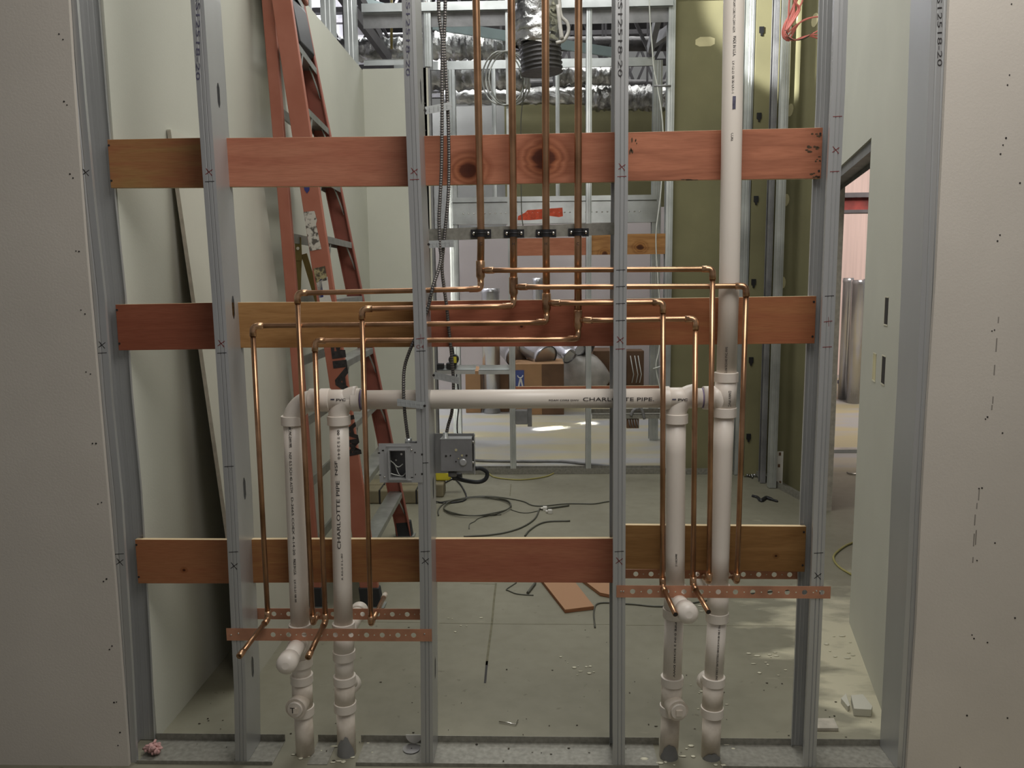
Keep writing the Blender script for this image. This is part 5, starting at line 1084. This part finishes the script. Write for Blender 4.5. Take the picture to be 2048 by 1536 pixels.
for (a, b, Ya, Yb_, lab) in (((690, -60), (760, 75), 4.2, 5.4, 'upper dark diagonal strut above the back left wall'), ((660, -40), (778, 118), 4.2, 5.2, 'lower dark diagonal strut above the back left wall'), ((1322, 10), (1300, 100), 4.8, 5.2, 'grey diagonal strut at the right of the lettered stud'), ((1340, 60), (1306, 85), 5, 5.4, 'short dark strut at the right of the ceiling space')):
    tag(MB().bar(AT(*a, Ya), AT(*b, Yb_), .05, .09).build('diagonal_strut', M['steel_dark' if a[0] > 1000 else 'joist']), lab, 'strut', 'diagonal struts')
tag(MB().tube([AT(783, -30, 5), AT(783, 98, 5)], .012, 8).build('threaded_rod', M['brass']), 'thin brass coloured hanger rod above the back left wall', 'rod')
# white studs on the left wall above its drywall, against the bright side room
for k, (Y, lab) in enumerate(((1.9, 'first bright stud above the left wall'), (2.55, 'second bright stud above the left wall'), (3.15, 'third bright stud above the left wall'), (3.82, 'bright corner stud above the left wall'))):
    tag(stud_mesh(lambda z: -1.0, -1, Y, Y+.05, 3.152, 5.0, .09, nz=2, th=.002).build('metal_stud', M['steel_far']), lab, 'stud', 'studs above the left wall')
# flexible duct hanging in front of the far frame
DY = 3.45; t = thing('flexible_duct', AT(1075, 60, DY), 'foil flexible duct hanging down with a dark ribbed collar', 'duct')
mb = MB(); n = 34; top_, bot_ = AT(1072, -120, DY), AT(1073, 92, DY); path = [top_.lerp(bot_, k/n)+Vector((random.uniform(-.004, .004), 0, 0)) for k in range(n+1)]
mb.tube(path, [.155*(1+.035*math.sin(k*2.4)+random.uniform(-.02, .02)) for k in range(n+1)], 30)
for i, v_ in enumerate(mb.v): mb.v[i] = tuple(c_+random.uniform(-.010, .010) for c_ in v_)
mb.build('foil_sleeve', M['foil'], t)
a, b = AT(1080, 90, DY), AT(1084, 146, DY); n = 32; mb = MB(); mb.tube([a.lerp(b, k/n) for k in range(n+1)], [.142*(1+.05*math.sin(k*PI/2.6)) for k in range(n+1)], 30)
mb.build('ribbed_collar', M['duct_dark'], t)
MB().tube(smooth([AT(x, y, DY-.14) for x, y in ((1118, -10), (1122, 30), (1134, 45), (1137, 62), (1128, 80), (1112, 86))], 6), .012, 8).build('band', M['plastic_bag'], t)
MB().tube(smooth([AT(x, y, DY-.15) for x, y in ((1116, 10), (1120, 50), (1124, 78))], 5), .014, 8).build('band', M['plastic_bag'], t)
# wire loops
def loop(cx_, cy_, rx, ry_, Y, r_, m_, lab, turns=2, name='wire_loop', grp='hanging wires'):
    c_ = AT(cx_, cy_, Y); k_ = (Y+CD)/FPX; n = 28*turns; pts = [c_+Vector((rx*k_*math.cos(2*PI*i/28)+i*.0009, .02*math.sin(i*.5), ry_*k_*math.sin(2*PI*i/28)+.003*math.sin(i))) for i in range(n)]
    return tag(MB().tube(pts, r_, 7, cap=False).build(name, M[m_]), lab, 'wire', grp)
loop(1002, 158, 39, 50, FY-.03, .006, 'alu', 'coil of grey wire hanging in the back frame behind the two left risers', 3)
tag(MB().tube(smooth([AT(x, y, FY-.03) for x, y in ((1040, 140), (1047, 180), (1042, 240), (1042, 330), (1043, 420), (1046, 452))], 6), .004, 6).build('hanging_wire', M['wire_g']), 'thin wire dropping from the coil past the sprayed header', 'wire', 'hanging wires')
tag(MB().tube(smooth([AT(x, y, FY-.03) for x, y in ((1298, -20), (1300, 40), (1304, 90), (1308, 140), (1316, 180), (1326, 260), (1322, 380), (1312, 470), (1316, 560), (1322, 640), (1318, 700), (1312, 735), (1322, 790), (1320, 840))], 6), .005, 6).build('hanging_wire', M['wire_w']), 'long white wire hanging by the ribbed far studs', 'wire', 'hanging wires')
tag(MB().tube([AT(1306, 738, FY-.04), AT(1324, 732, FY-.04)], .006, 6).build('wire_tie', M['wire_w']), 'short white tie crossing the long hanging wire', 'tie')
tag(MB().tube([AT(1308, 172, FY-.03), AT(1342, 172, FY-.03)], .008, 6).build('cable_bar', M['steel_dark']), 'small dark bar tying the far studs at upper right', 'bar')
mb = MB(); random.seed(11)
t = thing('wire_bundle', AT(1585, 30, 2.45), 'tangled bundle of salmon coloured wires at the upper right', 'wires')
for k in range(9):
    x0 = 1590+random.uniform(-14, 22); pts = [(x0, -40), (x0-4, 0), (1600-4*k, 18+4*k), (1582-2*k, 50+3*k), (1571+k, 66+2*k)]
    if k % 3 == 0: pts += [(1590, 80), (1615, 72), (1640, 60+3*k)]
    if k % 3 == 1: pts += [(1600, 45), (1630, 34), (1650, 40), (1660, 70)]
    MB().tube(smooth([AT(x, y, 2.45+.01*k) for x, y in pts], 6), .0045, 6).build('wire', M['wire_p'], t)
MB().tube(smooth([AT(x, y, 2.45) for x, y in ((1571, 60), (1578, 75), (1592, 80), (1610, 76), (1625, 66))], 6), .0045, 6).build('wire', M['debris'], t)
